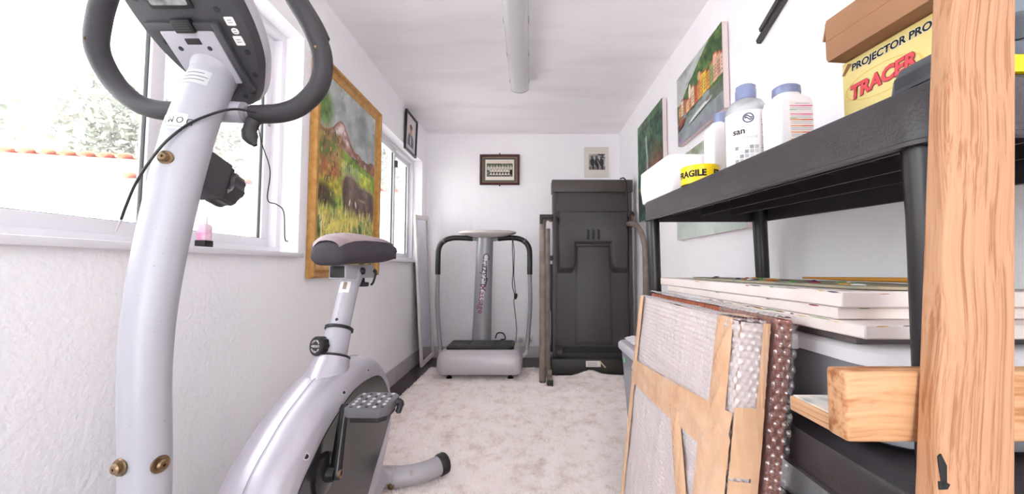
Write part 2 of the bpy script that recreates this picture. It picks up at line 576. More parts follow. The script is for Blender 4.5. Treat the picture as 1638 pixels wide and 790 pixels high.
# windows
def window(name, q, split, label, latch_y=None):
    y0, y1, z0, z1 = q
    root = bpy.data.objects.new(name, None); root.location = (-1.2, (y0 + y1) / 2, z0); _link(root, None, Matrix.Translation(root.location))
    struct(root, label)
    xa, xb = -1.245, -1.165
    fr = MB()
    fr.box(xa, xb, y0, y1, z0, z0 + 0.028); fr.box(xa, xb, y0, y1, z1 - 0.03, z1)
    fr.box(xa, xb, y0, y0 + 0.028, z0 + 0.028, z1 - 0.03); fr.box(xa, xb, y1 - 0.03, y1, z0 + 0.028, z1 - 0.03)
    obj('window_frame', fr, M_alu, root, bevel=0.003)
    for k, (ya, yb, x) in enumerate(split):
        s = MB(); r = 0.045; zb, zt = z0 + 0.022, z1 - 0.025
        s.box(x - 0.014, x + 0.014, ya, yb, zb, zb + r); s.box(x - 0.014, x + 0.014, ya, yb, zt - r, zt)
        s.box(x - 0.014, x + 0.014, ya, ya + r, zb + r, zt - r); s.box(x - 0.014, x + 0.014, yb - r, yb, zb + r, zt - r)
        sash = obj('sash', s, M_alu, root, bevel=0.003)
        g = MB(); e = 0.0028
        ya2, yb2, zb2, zt2 = ya + r, yb - r, zb + r, zt - r
        g.box(x - 0.006, x + 0.005, ya2, ya2 + e, zb2, zt2); g.box(x - 0.006, x + 0.005, yb2 - e, yb2, zb2, zt2)
        g.box(x - 0.006, x + 0.005, ya2 + e, yb2 - e, zb2, zb2 + 0.0025)
        obj('gasket', g, M_gasket, sash, smooth=False)
        obj('pane', MB().box(x - 0.003, x + 0.001, ya2 + 0.001, yb2 - 0.001, zb2 + 0.001, zt2 - 0.001), M_glass, sash, smooth=False)
    sl = MB().box(-1.245, XL + 0.028, y0 - 0.012, y1 + 0.004, z0 - 0.018, z0 + 0.003)
    obj('window_sill', sl, M_alu, root, bevel=0.003)
    return root
wi = window('window_1', W1, ((0.13, 1.215, -1.185), (1.2, 1.778, -1.217)), 'white sliding window behind the exercise bike')
h = MB(); h.obox((-1.2, 1.755, 1.62), (1, 0, 0), (0, 1, 0), (0, 0, 1), 0.002, 0.006, 0.05)
obj('pull_slot', MB().add(h.v, h.f), mat('slot_grey', (150, 148, 150), 0.5), wi)
wi2 = window('window_2', W2, ((2.79, 3.35, -1.185), (3.33, 3.83, -1.217)), 'white sliding window beyond the elephant painting')
obj('latch', MB().box(-1.171, -1.15, 3.315, 3.345, 1.79, 1.85), M_black, wi2, bevel=0.003)
obj('lower_latch', MB().box(-1.171, -1.15, 3.312, 3.345, 0.99, 1.035), M_black, wi2, bevel=0.003)

# =================================================================== OUTSIDE THE WINDOWS
struct(obj('ground', MB().box(-14, 12, -14, 16, -0.5, -0.13), mat('pale_paving', (242, 239, 236), 0.9, col2=(232, 228, 224), nscale=1.5), smooth=False), 'pale ground outside the windows')
M_render = mat('white_render', (250, 249, 248), 0.9, bump=0.2, bscale=20)
M_terra = mat('terracotta', (214, 134, 104), 0.8, col2=(186, 100, 74), nscale=14)
def garden_wall(label, p0, p1, h, n):
    a, b = Vector((*p0, -0.3)), Vector((*p1, -0.3)); d = (b - a).normalized(); nv = Vector((-d.y, d.x, 0)); L = (b - a).length
    r = thing('garden_wall', label, 'wall', tuple((a + b) / 2), group='walls outside the windows')
    obj('wall_body', MB().obox((a + b) / 2 + Vector((0, 0, (h + 0.3) / 2)), d, nv, (0, 0, 1), L / 2, 0.12, (h + 0.3) / 2), M_render, r, smooth=False)
    for k in range(n):                       # one curved roof tile after another along the coping
        c = a + d * (L * (k + 0.5) / n); c.z = h
        hw = L / n * 0.52
        prof = [(hw * math.cos(t), hw * 0.62 * math.sin(t)) for t in [math.pi * i / 6 for i in range(7)]]
        prof += [(x * 0.86, z * 0.86 - 0.001) for x, z in reversed(prof)]
        mb = MB().loft([[c + d * x + nv * y + Vector((0, 0, z - 0.012 * (y > 0))) for x, z in prof] for y in (-0.21, 0.21)])
        obj('coping_tile', mb, M_terra, r)
garden_wall('white garden wall with higher row of terracotta tiles, seen through left window', (-7.6, 4.5), (-4.95, 5.18), 2.33, 14)
garden_wall('long white garden wall with terracotta tile coping running behind both windows', (-4.9, 4.75), (-1.9, 5.62), 2.0, 16)
M_leaf = mat('pale_leaf', (138, 144, 134), 0.7, col2=(168, 172, 160), nscale=3)
M_bark = mat('bark', (150, 132, 116), 0.9)
def tree(label, loc, h, r, n, seed):
    g = np.random.default_rng(seed)
    t = thing('tree', label, 'tree', loc, group='trees behind the garden walls')
    x, y, z = loc
    tr = MB().tube(smooth_path([(x, y, z), (x + 0.1, y, z + h * 0.3), (x - 0.05, y + 0.1, z + h * 0.6)], 4), [0.12 - 0.007 * i for i in range(9)], 8)
    for k in range(5):
        a = k * 1.3
        tr.tube([(x, y, z + h * 0.4), (x + r * 0.5 * math.cos(a), y + r * 0.5 * math.sin(a), z + h * (0.6 + 0.05 * k))], [0.05, 0.02], 6)
    obj('trunk', tr, M_bark, t)
    cl = g.normal(0, 1, (26, 3)); cl /= np.linalg.norm(cl, axis=1)[:, None]; cl *= g.uniform(0.35, 1, (26, 1))
    cl = cl * np.array([r, r, h * 0.36]) + np.array([x, y, z + h * 0.64])
    pk = g.integers(0, 26, n)
    p = cl[pk] + g.normal(0, r * 0.19, (n, 3))
    d1 = g.normal(0, 1, (n, 3)); d1 /= np.linalg.norm(d1, axis=1)[:, None]
    d2 = np.cross(d1, g.normal(0, 1, (n, 3))); d2 /= np.linalg.norm(d2, axis=1)[:, None]
    s = g.uniform(0.04, 0.085, (n, 1))
    vs = np.stack([p - d1 * s, p + d2 * s * 0.45, p + d1 * s, p - d2 * s * 0.45], 1).reshape(-1, 3)
    obj_np('foliage', vs, np.arange(n * 4).reshape(-1, 4), M_leaf, t, smooth=False, kind='stuff')
tree('pale leafy tree seen at far left of big window', (-9.6, 5.6, -0.3), 5.4, 1.5, 7000, 1)
tree('pale leafy tree beside the window stile behind bike handlebar', (-6.0, 6.3, -0.3), 4.4, 1.3, 9000, 2)
tree('pale leafy tree seen through right sash behind bike post', (-3.9, 9.2, -0.3), 5.0, 1.4, 6000, 3)
tree('pale leafy tree seen through small far window', (-4.2, 13.4, -0.3), 5.2, 1.6, 5000, 4)

# =================================================================== RUG
def rug_h(x, y):
    h = 0.010 + 0.010 * fbm(x * 2.2 + 9, y * 2.2 + 3, 5, 3)
    h += 0.050 * np.exp(-((x - 0.50) / 0.10) ** 2 - ((y - 3.24) / 0.07) ** 2)
    h += 0.030 * np.exp(-((x - 0.72) / 0.12) ** 2 - ((y - 3.16) / 0.09) ** 2)
    h += 0.035 * np.exp(-((x - 0.03) / 0.06) ** 2 - ((y - 3.30) / 0.13) ** 2)
    h += 0.020 * np.exp(-((x - 0.30) / 0.12) ** 2 - ((y - 3.18) / 0.05) ** 2)
    return h
def rug_far(x):
    return np.where(x < 0.13, 3.56, 3.29 + 0.02 * np.sin(x * 13))
RX0, RX1, RY0 = -0.90, 0.80, 0.15
M_rug = mat('beige_shag', (250, 245, 243), 0.95, col2=(192, 168, 154), nscale=12, ndetail=12, nrough=0.78, ramp=(0.50, 0.78), spec=0.1, sheen=0.2)
u, v, f = np_grid(110, 200)
x = RX0 + (RX1 - RX0) * u
y = RY0 + (rug_far(x) - RY0) * v
x = x - 0.05 * np.clip(1 - v, 0, 1)          # the left edge runs a little askew
z = rug_h(x, y)
ed = np.minimum.reduce([u, 1 - u, v, 1 - v]) < 0.004
z = np.where(ed, 0.001, z)
rug = obj_np('rug', np.stack([x, y, z], -1), f, M_rug)
tag(rug, 'beige shaggy rug covering the dark tiled floor', 'rug')
n = 330000
bu = rng.uniform(0, 1, n); bv = rng.uniform(0.0, 1, n) ** 0.9
bx = RX0 + (RX1 - RX0) * bu - 0.05 * (1 - bv); by = RY0 + (rug_far(RX0 + (RX1 - RX0) * bu) - RY0) * bv
bz = rug_h(bx, by) - 0.002
an = rng.uniform(0, 2 * np.pi, n); le = rng.uniform(0.007, 0.014, n)
clump = 2 * np.pi * fbm(bx * 14, by * 14, 3, 2) * 2.2 + rng.normal(0, 0.7, n)
lean = rng.uniform(0.3, 1.1, n)
wd = rng.uniform(0.0012, 0.0024, n)
dx, dy = np.cos(an) * wd, np.sin(an) * wd
tip = np.stack([bx + np.cos(clump) * le * lean * 0.8, by + np.sin(clump) * le * lean * 0.8, bz + le], -1)
vs = np.stack([np.stack([bx - dx, by - dy, bz], -1), np.stack([bx + dx, by + dy, bz], -1), tip], 1).reshape(-1, 3)
obj_np('pile', vs, np.arange(n * 3).reshape(-1, 3), M_rug, rug, smooth=False, kind='stuff')

# =================================================================== CEILING LAMP
lamp = thing('ceiling_lamp', 'long fluorescent ceiling lamp with clear ribbed cover', 'lamp', (-0.075, 2.2, ZC - 0.09))
lx, ly0, ly1 = -0.075, 1.60, 2.87
obj('tray', MB().box(lx - 0.062, lx + 0.062, ly0, ly1, ZC - 0.035, ZC - 0.001), mat('lamp_tray', (244, 243, 246), 0.45), lamp, bevel=0.006)
pr = [(0.070 * math.cos(a), -0.052 * abs(math.sin(a)) ** 0.7) for a in [math.pi * k / 14 for k in range(15)]]
pr += [(xx * 0.96, zz * 0.95 + 0.001) for xx, zz in reversed(pr)]
obj('cover', MB().loft([[(lx + xx, yy, ZC - 0.036 + zz) for xx, zz in pr] for yy in (ly0 - 0.01, ly1 - 0.004)]), film_mat('lamp_cover', (250, 250, 252), 0.72, rough=0.2, gloss=0.08, translucent=0.15), lamp)
obj('cover_end', MB().prism(pr[:15], lambda a, b, t: (lx + a, t, ZC - 0.036 + b), ly1 - 0.004, ly1 + 0.008), M_clear, lamp)
for s in (-1, 1):
    tb = obj('fluorescent_tube', MB().cyl((lx + s * 0.024, ly0 + 0.03, ZC - 0.058), (lx + s * 0.024, ly1 - 0.03, ZC - 0.058), 0.0125, 12), M_white, lamp)
    obj('tube_cap', MB().cyl((lx + s * 0.024, ly1 - 0.05, ZC - 0.058), (lx + s * 0.024, ly1 - 0.028, ZC - 0.058), 0.0135, 12), M_greypaint, tb)
    for yy in (1.75, 2.08, 2.42, 2.78):
        obj('clip', MB().box(lx + s * 0.068 - 0.004, lx + s * 0.068 + 0.004, yy - 0.014, yy + 0.014, ZC - 0.050, ZC - 0.022), mat('grey_clip', (120, 118, 122), 0.5), lamp, bevel=0.002)
obj('socket_block', MB().box(lx - 0.006, lx + 0.006, 2.55, 2.62, ZC - 0.066, ZC - 0.045), mat('starter', (178, 168, 158), 0.6), lamp)

# =================================================================== WALL SOCKET
so = thing('wall_socket', 'white double wall socket above skirting of end wall', 'socket', (-0.045, YB, 0.135))
obj('plate', MB().box(-0.135, 0.042, YB - 0.012, YB, 0.135, 0.215), M_white, so, bevel=0.004)
for s in (-0.09, 0.0):
    rc = obj('recess', MB().lathe([(0.026, 0), (0.026, 0.003), (0.020, 0.003), (0.019, 0.001)], (s, YB - 0.012, 0.175), (0, -1, 0), 24), mat('socket_recess', (205, 202, 204), 0.5), so)
    for q in (-0.008, 0.008):
        obj('pin_hole', MB().cyl((s + q, YB - 0.0165, 0.175), (s + q, YB - 0.013, 0.175), 0.003, 8), M_black, rc)

# =================================================================== EXERCISE BIKE
XB = -0.6
bike = thing('exercise_bike', 'silver and black upright exercise bike in the left foreground', 'exercise bike', (XB, 1.05, 0.0))
# --- front post
pp = smooth_path([(XB, 0.640, 0.10), (XB, 0.632, 0.30), (XB, 0.626, 0.50), (XB, 0.623, 0.615), (XB, 0.615, 0.752), (XB, 0.619, 0.868), (XB, 0.642, 1.017), (XB, 0.678, 1.174), (XB, 0.722, 1.292)], 8)
nr = len(pp)
def post_r(z): return 0.0315 + 0.0045 * min(1, max(0, (z - 0.75) / 0.4))
post = obj('front_post', MB().tube(pp, [post_r(p.z) for p in pp], 40), mat('speckled_grey_post', (172, 172, 180), 0.42, col2=(158, 136, 126), nscale=170, ndetail=2, ramp=(0.70, 0.80), metal=0.1), bike)
def washer_bolt(px, py, pz, d, s=1.0, par=post):
    d = Vector(d).normalized()
    b = obj('bolt', MB().lathe([(0.0, 0), (0.0145 * s, 0.0), (0.0155 * s, 0.002), (0.0145 * s, 0.004), (0.009 * s, 0.004), (0.0095 * s, 0.008), (0.007 * s, 0.0105), (0.0028 * s, 0.0105), (0.0028 * s, 0.007)], (px, py, pz), d, 20), M_brass, par)
    return b
def on_post(z, ang, off=0.0006):
    """point on the skin of the post at height z, ang = 0 towards the viewer"""
    k = min(range(nr), key=lambda i: abs(pp[i].z - z))
    k2 = k + 1 if (pp[k].z < z and k + 1 < nr) else k - 1
    a, b = (pp[k], pp[k2]) if pp[k].z < pp[k2].z else (pp[k2], pp[k])
    tt = (z - a.z) / (b.z - a.z); c = a.lerp(b, tt); t = (b - a).normalized()
    r = post_r(z) + off
    fwd = Vector((0, -1, 0)); fwd = (fwd - t * fwd.dot(t)).normalized(); sd = Vector((1, 0, 0))
    return c + (fwd * math.cos(ang) + sd * math.sin(ang)) * r
for z_, a_, s_ in ((0.626, -0.22, 0.85), (0.618, 1.30, 0.85), (1.092, 0.20, 0.75)):
    q = on_post(z_, a_, -0.001); k_ = min(pp, key=lambda p: abs(p.z - z_))
    washer_bolt(q.x, q.y, q.z, (q.x - k_.x, q.y - k_.y, 0.0), s_)
def post_sticker(name, z0, z1, a0, a1, m):
    mb = MB().grid(lambda q, w_: on_post(z0 + (z1 - z0) * w_, a0 + (a1 - a0) * q), 10, 4)
    return obj(name, mb, m, post)
st = post_sticker('warning_sticker', 1.233, 1.262, -0.55, 0.75, mat('clear_sticker', (196, 196, 200), 0.4))
for k, s_ in enumerate((0.030, 0.044, 0.038)):
    rule('sticker_print', s_, 0.0018, mat('mid_grey_ink', (130, 130, 134), 0.6), st, lambda x, y, z, k=k: on_post(1.255 - k * 0.0075 + y, x / 0.036 + 0.08, 0.0012))
st = post_sticker('logo_sticker', 1.142, 1.172, -0.75, 0.55, mat('white_sticker', (226, 225, 228), 0.4))
text('logo_print', 'DOMYOS', 0.016, M_ink, st, lambda x, y, z: on_post(1.160 - y, -x / 0.046 - 0.15, 0.0012), extrude=0, space=1.5)
obj('logo_line', MB().grid(lambda q, w_: on_post(1.147 + 0.0012 * w_, -0.7 + 1.2 * q, 0.0012), 10, 1), mat('mid_grey_ink', (130, 130, 134), 0.6), st)

# --- console with its mounting plate (seen from behind and below)
CO = Vector((XB + 0.012, 0.700, 1.309)); CU = Vector((0, -0.786, 0.618)).normalized(); CN = Vector((0, -CU.z, CU.y)).normalized()   # CN points back towards the viewer and down
if CN.y > 0: CN = -CN
def cpt(a, s, n=0.0):
    return CO + Vector((1, 0, 0)) * a + CU * s + CN * n
half = [(-0.100, 0.012), (-0.094, 0.026), (-0.075, 0.045), (-0.045, 0.064), (-0.01, 0.082), (0.035, 0.093), (0.08, 0.096), (0.12, 0.092), (0.15, 0.080), (0.165, 0.055), (0.168, 0.0)]
out2 = smooth_path([Vector((h_, s_, 0)) for s_, h_ in half], 3)
outl = [(p.x, p.y) for p in out2] + [(-p.x, p.y) for p in reversed(out2[:-1])]
M_cons = mat('charcoal_console', (62, 61, 66), 0.5, bump=0.08, bscale=400)
def scaled(k, ds=0.0):
    return [(a * k, (s - 0.03) * k + 0.03 + ds) for a, s in outl]
cb = MB().loft([[cpt(a, s, n) for a, s in scaled(k)] for k, n in ((0.90, 0.0), (0.955, -0.001), (0.985, -0.008), (1.0, -0.022))])
console = obj('console', cb, M_cons, bike)
obj('console_bezel', MB().loft([[cpt(a, s, n) for a, s in scaled(k)] for k, n in ((1.005, -0.0225), (1.02, -0.028), (1.02, -0.044), (0.97, -0.052))]), M_silver, console)
pl = obj('mount_plate', MB().prism(rrect(0.047, 0.047, 0.003, 3, -0.012, 0.002), lambda a, b, t: cpt(a, b, t), 0.002, 0.009), M_greypaint, bike, bevel=0.0015)
obj('plate_slot', MB().prism(rrect(0.013, 0.005, 0.001, 2, -0.010, 0.032), lambda a, b, t: cpt(a, b, t), 0.009, 0.0097), M_black, pl)
for a in (-0.040, 0.012):
    obj('plate_screw', MB().prism([(a + 0.004 * math.cos(t), 0.020 + 0.004 * math.sin(t)) for t in [k * 0.628 for k in range(10)]], lambda p, q, t: cpt(p, q, t), 0.009, 0.0098), M_black, pl)
obj('weld_collar', MB().tube([pp[-1] + (pp[-1] - pp[-3]).normalized() * q for q in (-0.016, -0.006, 0.004)], [0.0362, 0.0375, 0.0410], 36), M_greypaint, pl)
ra = obj('bracket_rail', MB().prism([(0.038, 0.062), (0.038, -0.062), (0.049, -0.062), (0.049, 0.062)], lambda a, b, t: cpt(a, b, t), 0.0, 0.011), M_cons, console, bevel=0.002)
obj('bracket_rail', MB().prism([(-0.078, 0.050), (-0.078, 0.062), (0.038, 0.062), (0.038, 0.050)], lambda a, b, t: cpt(a, b, t), 0.0, 0.009), M_cons, console, bevel=0.002)
obj('latch', MB().prism(rrect(0.017, 0.011, 0.002, 3, -0.010, 0.058), lambda a, b, t: cpt(a, b, t), 0.004, 0.014), M_black, console, bevel=0.002)
for k in range(4):
    obj('latch_rib', MB().prism(rrect(0.012, 0.0008, 0.0004, 2, -0.010, 0.052 + k * 0.0038), lambda a, b, t: cpt(a, b, t), 0.014, 0.0152), M_cons, console)
bw = obj('battery_cover', MB().prism(rrect(0.037, 0.030, 0.004, 3, -0.016, 0.112), lambda a, b, t: cpt(a, b, t), 0.0005, 0.0035), M_black, console, bevel=0.001)
obj('battery_window', MB().prism(rrect(0.031, 0.026, 0.003, 3, -0.016, 0.114), lambda a, b, t: cpt(a, b, t), 0.0035, 0.0048), mat('grey_reflective', (170, 174, 170), 0.2, col2=(96, 98, 96), nscale=40, metal=0.5), bw)
for a, s in ((-0.072, 0.098), (-0.066, 0.028), (-0.052, -0.022), (0.056, 0.080), (0.070, 0.010), (0.062, -0.032), (0.038, -0.066), (0.02, -0.075), (-0.076, 0.13)):
    obj('screw_hole', MB().prism([(a + 0.0050 * math.cos(t), s + 0.0050 * math.sin(t)) for t in [k * 0.628 for k in range(10)]], lambda p, q, t: cpt(p, q, t), 0.0, 0.0009), M_gasket, console)
for a, s, hx, hy in ((0.030, 0.112, 0.009, 0.008), (0.068, 0.062, 0.008, 0.007), (0.068, 0.046, 0.006, 0.005), (0.066, 0.030, 0.008, 0.008)):
    sk = obj('round_sticker' if hx == 0.006 else 'square_sticker', MB().prism(rrect(hx, hy, 0.0045 if hx < 0.0085 and hy < 0.006 else 0.002, 4, a, s), lambda p, q, t: cpt(p, q, t), 0.0, 0.0008), M_paper, console)
    for q in (-0.002, 0.002):
        rule('sticker_print', hx, 0.0012, mat('mid_grey_ink', (130, 130, 134), 0.6), sk, lambda x, y, z, a=a, s=s, q=q: cpt(a + x, s + q + y, 0.0012), 1)

# --- handlebar
hb_r = [(0.0, 0.735, 1.222), (0.06, 0.735, 1.219), (0.115, 0.735, 1.222), (0.165, 0.733, 1.238), (0.203, 0.727, 1.275), (0.213, 0.718, 1.325), (0.198, 0.706, 1.375), (0.172, 0.694, 1.42), (0.145, 0.684, 1.465), (0.118, 0.680, 1.495), (0.085, 0.680, 1.505)]
core = MB()
for s in (-1, 1):
    core.tube(smooth_path([(XB + s * a, b + 0.008 * s, c) for a, b, c in hb_r[:2]], 4), 0.0150, 16)
bar = obj('handlebar', core, M_chrome, bike)
for s in (-1, 1):
    pth = smooth_path([(XB + s * (a * (1.0 if k < 3 else 0.945)), b + 0.008 * s - (0.012 if s < 0 and k > 4 else 0), c) for k, (a, b, c) in enumerate(hb_r[1:], 1)], 6)
    g = obj('foam_grip', MB().tube(pth, [0.0178] * (len(pth) - 1) + [0.0172], 24), M_foam, bar)
    sp = pth[30]
    obj('pulse_pad', MB().tube([p + Vector((s * 0.006, 0.009, 0)) for p in pth[27:41]], [0.006] + [0.0145] * 12 + [0.006], 12), M_black, g)
    q = pth[25]
    obj('grip_screw', MB().sphere(q + Vector((-0.002, -0.0178, 0)), 0.003, nu=8, nv=6), M_brass, g)
obj('bar_clamp', MB().tube([(XB - 0.03, 0.733, 1.222), (XB + 0.05, 0.735, 1.219)], 0.020, 20), M_greypaint, bar)
cl = MB().tube(smooth_path([(XB + 0.068, 0.735, 1.205), (XB + 0.060, 0.735, 1.185), (XB + 0.062, 0.735, 1.17), (XB + 0.072, 0.735, 1.155)], 4), [0.012] * 5 + [0.0135] * 4 + [0.011, 0.009, 0.006, 0.004], 14)
obj('cable_boot', cl, M_foam, bar)
# --- cables
cab = smooth_path([(XB + 0.085, 0.715, 1.212), (XB + 0.060, 0.685, 1.205), (XB + 0.03, 0.648, 1.170), (XB + 0.012, 0.622, 1.130), (XB - 0.005, 0.612, 1.094), (XB - 0.030, 0.614, 1.055), (XB - 0.052, 0.622, 1.02), (XB - 0.062, 0.625, 0.998)], 6)
c1 = obj('sensor_cable', MB().tube(cab, 0.0021, 8), M_wire, bike)
obj('bare_tip', MB().tube([cab[-1], cab[-1] + Vector((-0.008, 0, -0.022))], [0.0018, 0.0008], 6), mat('cable_tip', (190, 178, 180), 0.5), c1)
obj('thin_wire', MB().tube(smooth_path([(XB + 0.075, 0.735, 1.195), (XB + 0.078, 0.745, 1.16), (XB + 0.092, 0.75, 1.11), (XB + 0.082, 0.76, 1.055), (XB + 0.10, 0.76, 1.045), (XB + 0.112, 0.765, 1.03), (XB + 0.116, 0.765, 0.978), (XB + 0.122, 0.766, 0.972)], 5), 0.0011, 6), M_wire, bike)
# --- resistance knob behind the post
kd = Vector((0.06, 0.90, -0.28)).normalized(); ks = Vector((1, 0, 0)); ks = (ks - kd * ks.dot(kd)).normalized(); ku = ks.cross(kd)
kc = Vector((XB - 0.010, 0.692, 1.098))
hs = obj('knob_housing', MB().obox(kc + kd * 0.014, ks, kd, ku, 0.030, 0.034, 0.036), mat('charcoal_plastic', (58, 57, 62), 0.5), bike, bevel=0.004)
obj('housing_step', MB().obox(kc + kd * 0.046, ks, kd, ku, 0.027, 0.012, 0.033), M_foam, hs, bevel=0.003)
kn = MB()
ring = []
for z_, r_ in ((0.052, 0.031), (0.056, 0.036), (0.080, 0.036), (0.086, 0.033), (0.088, 0.027)):
    ring.append([kc + kd * z_ + (ks * math.cos(t) + ku * math.sin(t)) * (r_ * (1 + 0.045 * (1 if (k // 3) % 2 else -1))) for k, t in enumerate([2 * math.pi * k / 48 for k in range(48)])])
kn.loft(ring)
obj('resistance_knob', kn, mat('dark_gloss_plastic', (50, 47, 52), 0.28), bike)

# --- flywheel housing
ridge = [(0.76, 0.30), (0.837, 0.448), (0.92, 0.522), (1.004, 0.572), (1.143, 0.622), (1.292, 0.628), (1.40, 0.600), (1.490, 0.515), (1.532, 0.400), (1.500, 0.285), (1.39, 0.150), (1.2, 0.085), (0.98, 0.085), (0.82, 0.150)]
rp = smooth_path([Vector((a, b, 0)) for a, b in ridge], 6, closed=True)
def inset_poly(d):
    o_ = []
    N = len(rp)
    for i in range(N):
        t = (rp[(i + 1) % N] - rp[i - 1]).normalized()
        nn = Vector((t.y, -t.x, 0))
        o_.append((rp[i].x + nn.x * d, rp[i].y + nn.y * d))
    return o_
HW = 0.082
secs = []
for s in [-1, -0.98, -0.93, -0.85, -0.7, -0.5, -0.25, -0.02, 0.02, 0.25, 0.5, 0.7, 0.85, 0.93, 0.98, 1]:
    ins = 0.058 * (1 - (1 - abs(s) ** 2.2) ** (1 / 2.2)) + (0.0025 if abs(s) < 0.03 else 0)
    secs.append([(XB + s * HW, a, b) for a, b in inset_poly(ins)])
M_sh = mat('pearl_silver_shell', (184, 180, 190), 0.28, metal=0.35)
shell = obj('housing', MB().loft(secs), M_sh, bike, angle=60)
M_panel = mat('black_gloss_panel', (26, 25, 27), 0.20, col2=(34, 32, 34), nscale=500, ndetail=1)
for s in (-1, 1):
    poly = [(a, b) for a, b in inset_poly(0.066)]
    # the panel's upper front edge follows the shell, the lower rear is cut by a swoosh
    poly = [(min(a, 1.475), b) for a, b in poly]
    sp_ = obj('side_panel', MB().prism(poly, lambda a, b, t, s=s: (XB + s * t, a, b), HW - 0.006, HW + 0.003), M_panel, shell)
    obj('lower_trim', MB().prism(inset_poly(0.062)[6 * 8 + 2: 6 * 11], lambda a, b, t, s=s: (XB + s * t, a, b), HW - 0.002, HW + 0.006), M_sh, shell)
    for a in (0.93, 1.10, 1.26):
        q = min((p for p in inset_poly(0.040) if p[1] > 0.4), key=lambda p: abs(p[0] - a))
        q0 = min((p for p in inset_poly(0.0) if p[1] > 0.4), key=lambda p: (p[0] - q[0]) ** 2 + (p[1] - q[1]) ** 2)
        nv_ = Vector((s * 0.040, q0[0] - q[0], q0[1] - q[1])).normalized(); c_ = Vector((XB + s * HW * 0.955, *q))
        sh = obj('screw_well', MB().lathe([(0.0080, -0.003), (0.0080, 0.0022), (0.0062, 0.0022), (0.0060, 0.0008)], c_, nv_, 16), M_silver, shell)
        obj('screw_head', MB().cyl(c_ - nv_ * 0.002, c_ + nv_ * 0.0013, 0.0060, 12), M_gasket, sh)
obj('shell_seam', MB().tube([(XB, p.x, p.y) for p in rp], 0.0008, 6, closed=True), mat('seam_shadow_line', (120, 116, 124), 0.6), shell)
# neck round the seat tube
SA = Vector((XB, 1.170, 0.590)); SD = Vector((0, 0.128, 0.272)).normalized(); SS = Vector((1, 0, 0)); SF = SS.cross(SD)
def sring(t, rx, ry, n=28):
    c = SA + SD * t
    return [c + SS * rx * math.cos(2 * math.pi * k / n) + SF * ry * math.sin(2 * math.pi * k / n) for k in range(n)]
obj('seat_tube_neck', MB().loft([sring(-0.06, 0.070, 0.085), sring(-0.02, 0.064, 0.074), sring(0.02, 0.058, 0.062), sring(0.045, 0.052, 0.055), sring(0.060, 0.050, 0.052)]), M_sh, shell)
sleeve = obj('seat_sleeve', MB().loft([sring(0.058, 0.039, 0.043), sring(0.150, 0.036, 0.040)]), M_greypaint, bike)
obj('sleeve_ring', MB().loft([sring(0.060, 0.041, 0.046), sring(0.062, 0.050, 0.052), sring(0.067, 0.050, 0.052), sring(0.068, 0.041, 0.046)]), M_black, sleeve)
obj('collar', MB().loft([sring(0.146, 0.038, 0.042), sring(0.147, 0.041, 0.047), sring(0.155, 0.041, 0.047), sring(0.156, 0.038, 0.042)]), M_black, sleeve, angle=60)
spost = obj('seat_post', MB().loft([sring(0.14, 0.029, 0.033), sring(0.325, 0.029, 0.033)]), M_greypaint, bike)
fm = lambda t, a, o_=0.0006: SA + SD * t + (SS * math.sin(a) * (0.029 + o_) - SF * math.cos(a) * (0.033 + o_)) * (1 if (SF.y < 0) else 1)
sgn = -1 if SF.y > 0 else 1
def on_sp(t, a, o_=0.0006):
    return SA + SD * t + SS * math.sin(a) * (0.029 + o_) + SF * sgn * math.cos(a) * (0.033 + o_)
lb = obj('paper_label', MB().grid(lambda q, w_: on_sp(0.262 + 0.045 * w_, -0.5 + 1.1 * q), 8, 3), M_paper, spost)
obj('label_stain', MB().grid(lambda q, w_: on_sp(0.272 + 0.025 * w_, -0.15 + 0.4 * q, 0.0012), 4, 2), mat('label_brown', (160, 138, 126), 0.8), lb)
for t_ in (0.192, 0.220):
    text('height_mark', 'L', 0.010, mat('grey_print', (140, 138, 146), 0.6), spost, lambda x, y, z, t_=t_: on_sp(t_ + y, x / 0.029 + 0.1, 0.0012), extrude=0)
obj('post_hole', MB().lathe([(0.0048, -0.004), (0.0048, 0.0008)], on_sp(0.172, 0.05, 0), SF * sgn, 12), M_gasket, spost)
kd2 = Vector((-0.42, -0.88, 0.12)).normalized(); kb = SA + SD * 0.105 + Vector((-0.012, -0.028, 0.0))
s2 = Vector((1, 0, 0)); s2 = (s2 - kd2 * s2.dot(kd2)).normalized(); u2 = s2.cross(kd2)
if u2.z < 0: u2 = -u2
kn = MB().loft([[kb + kd2 * z_ + (s2 * math.cos(t) + u2 * math.sin(t)) * r_ * (1 + (0.06 if z_ < 0.03 else 0.0) * math.cos(9 * t)) for t in [2 * math.pi * k / 54 for k in range(54)]] for z_, r_ in ((0.0, 0.012), (0.012, 0.012), (0.013, 0.026), (0.028, 0.027), (0.030, 0.0285), (0.036, 0.0285), (0.039, 0.026))])
akn = obj('adjust_knob', kn, M_black, bike, angle=50)
kf = kb + kd2 * 0.0392
rdir = s2 if s2.x > 0 else -s2
M_wprint = mat('white_print', (232, 230, 232), 0.6)
text('knob_print', 'LOOSEN', 0.0090, M_wprint, akn, lambda x, y, z: kf - rdir * x - u2 * y + kd2 * 0.0004, extrude=0, bold=0.0002)
def arc(body, r, a0, up):
    for k, ch in enumerate(body):
        if ch == ' ': continue
        a = a0 + (k - (len(body) - 1) / 2) * (-0.26 if up else 0.26)
        rd = -rdir * math.cos(a) - u2 * math.sin(a); tg = (rdir * -math.sin(a) + u2 * math.cos(a))
        tg = -tg if not up else tg
        ry = rd if up else -rd
        text('knob_print', ch, 0.0072, M_wprint, akn, lambda x, y, z, rd=rd, tg=tg, ry=ry: kf + rd * r + tg * x + ry * y + kd2 * 0.0004, extrude=0, bold=0.0002)
arc('TO ADJUST', 0.0165, math.pi / 2, True)
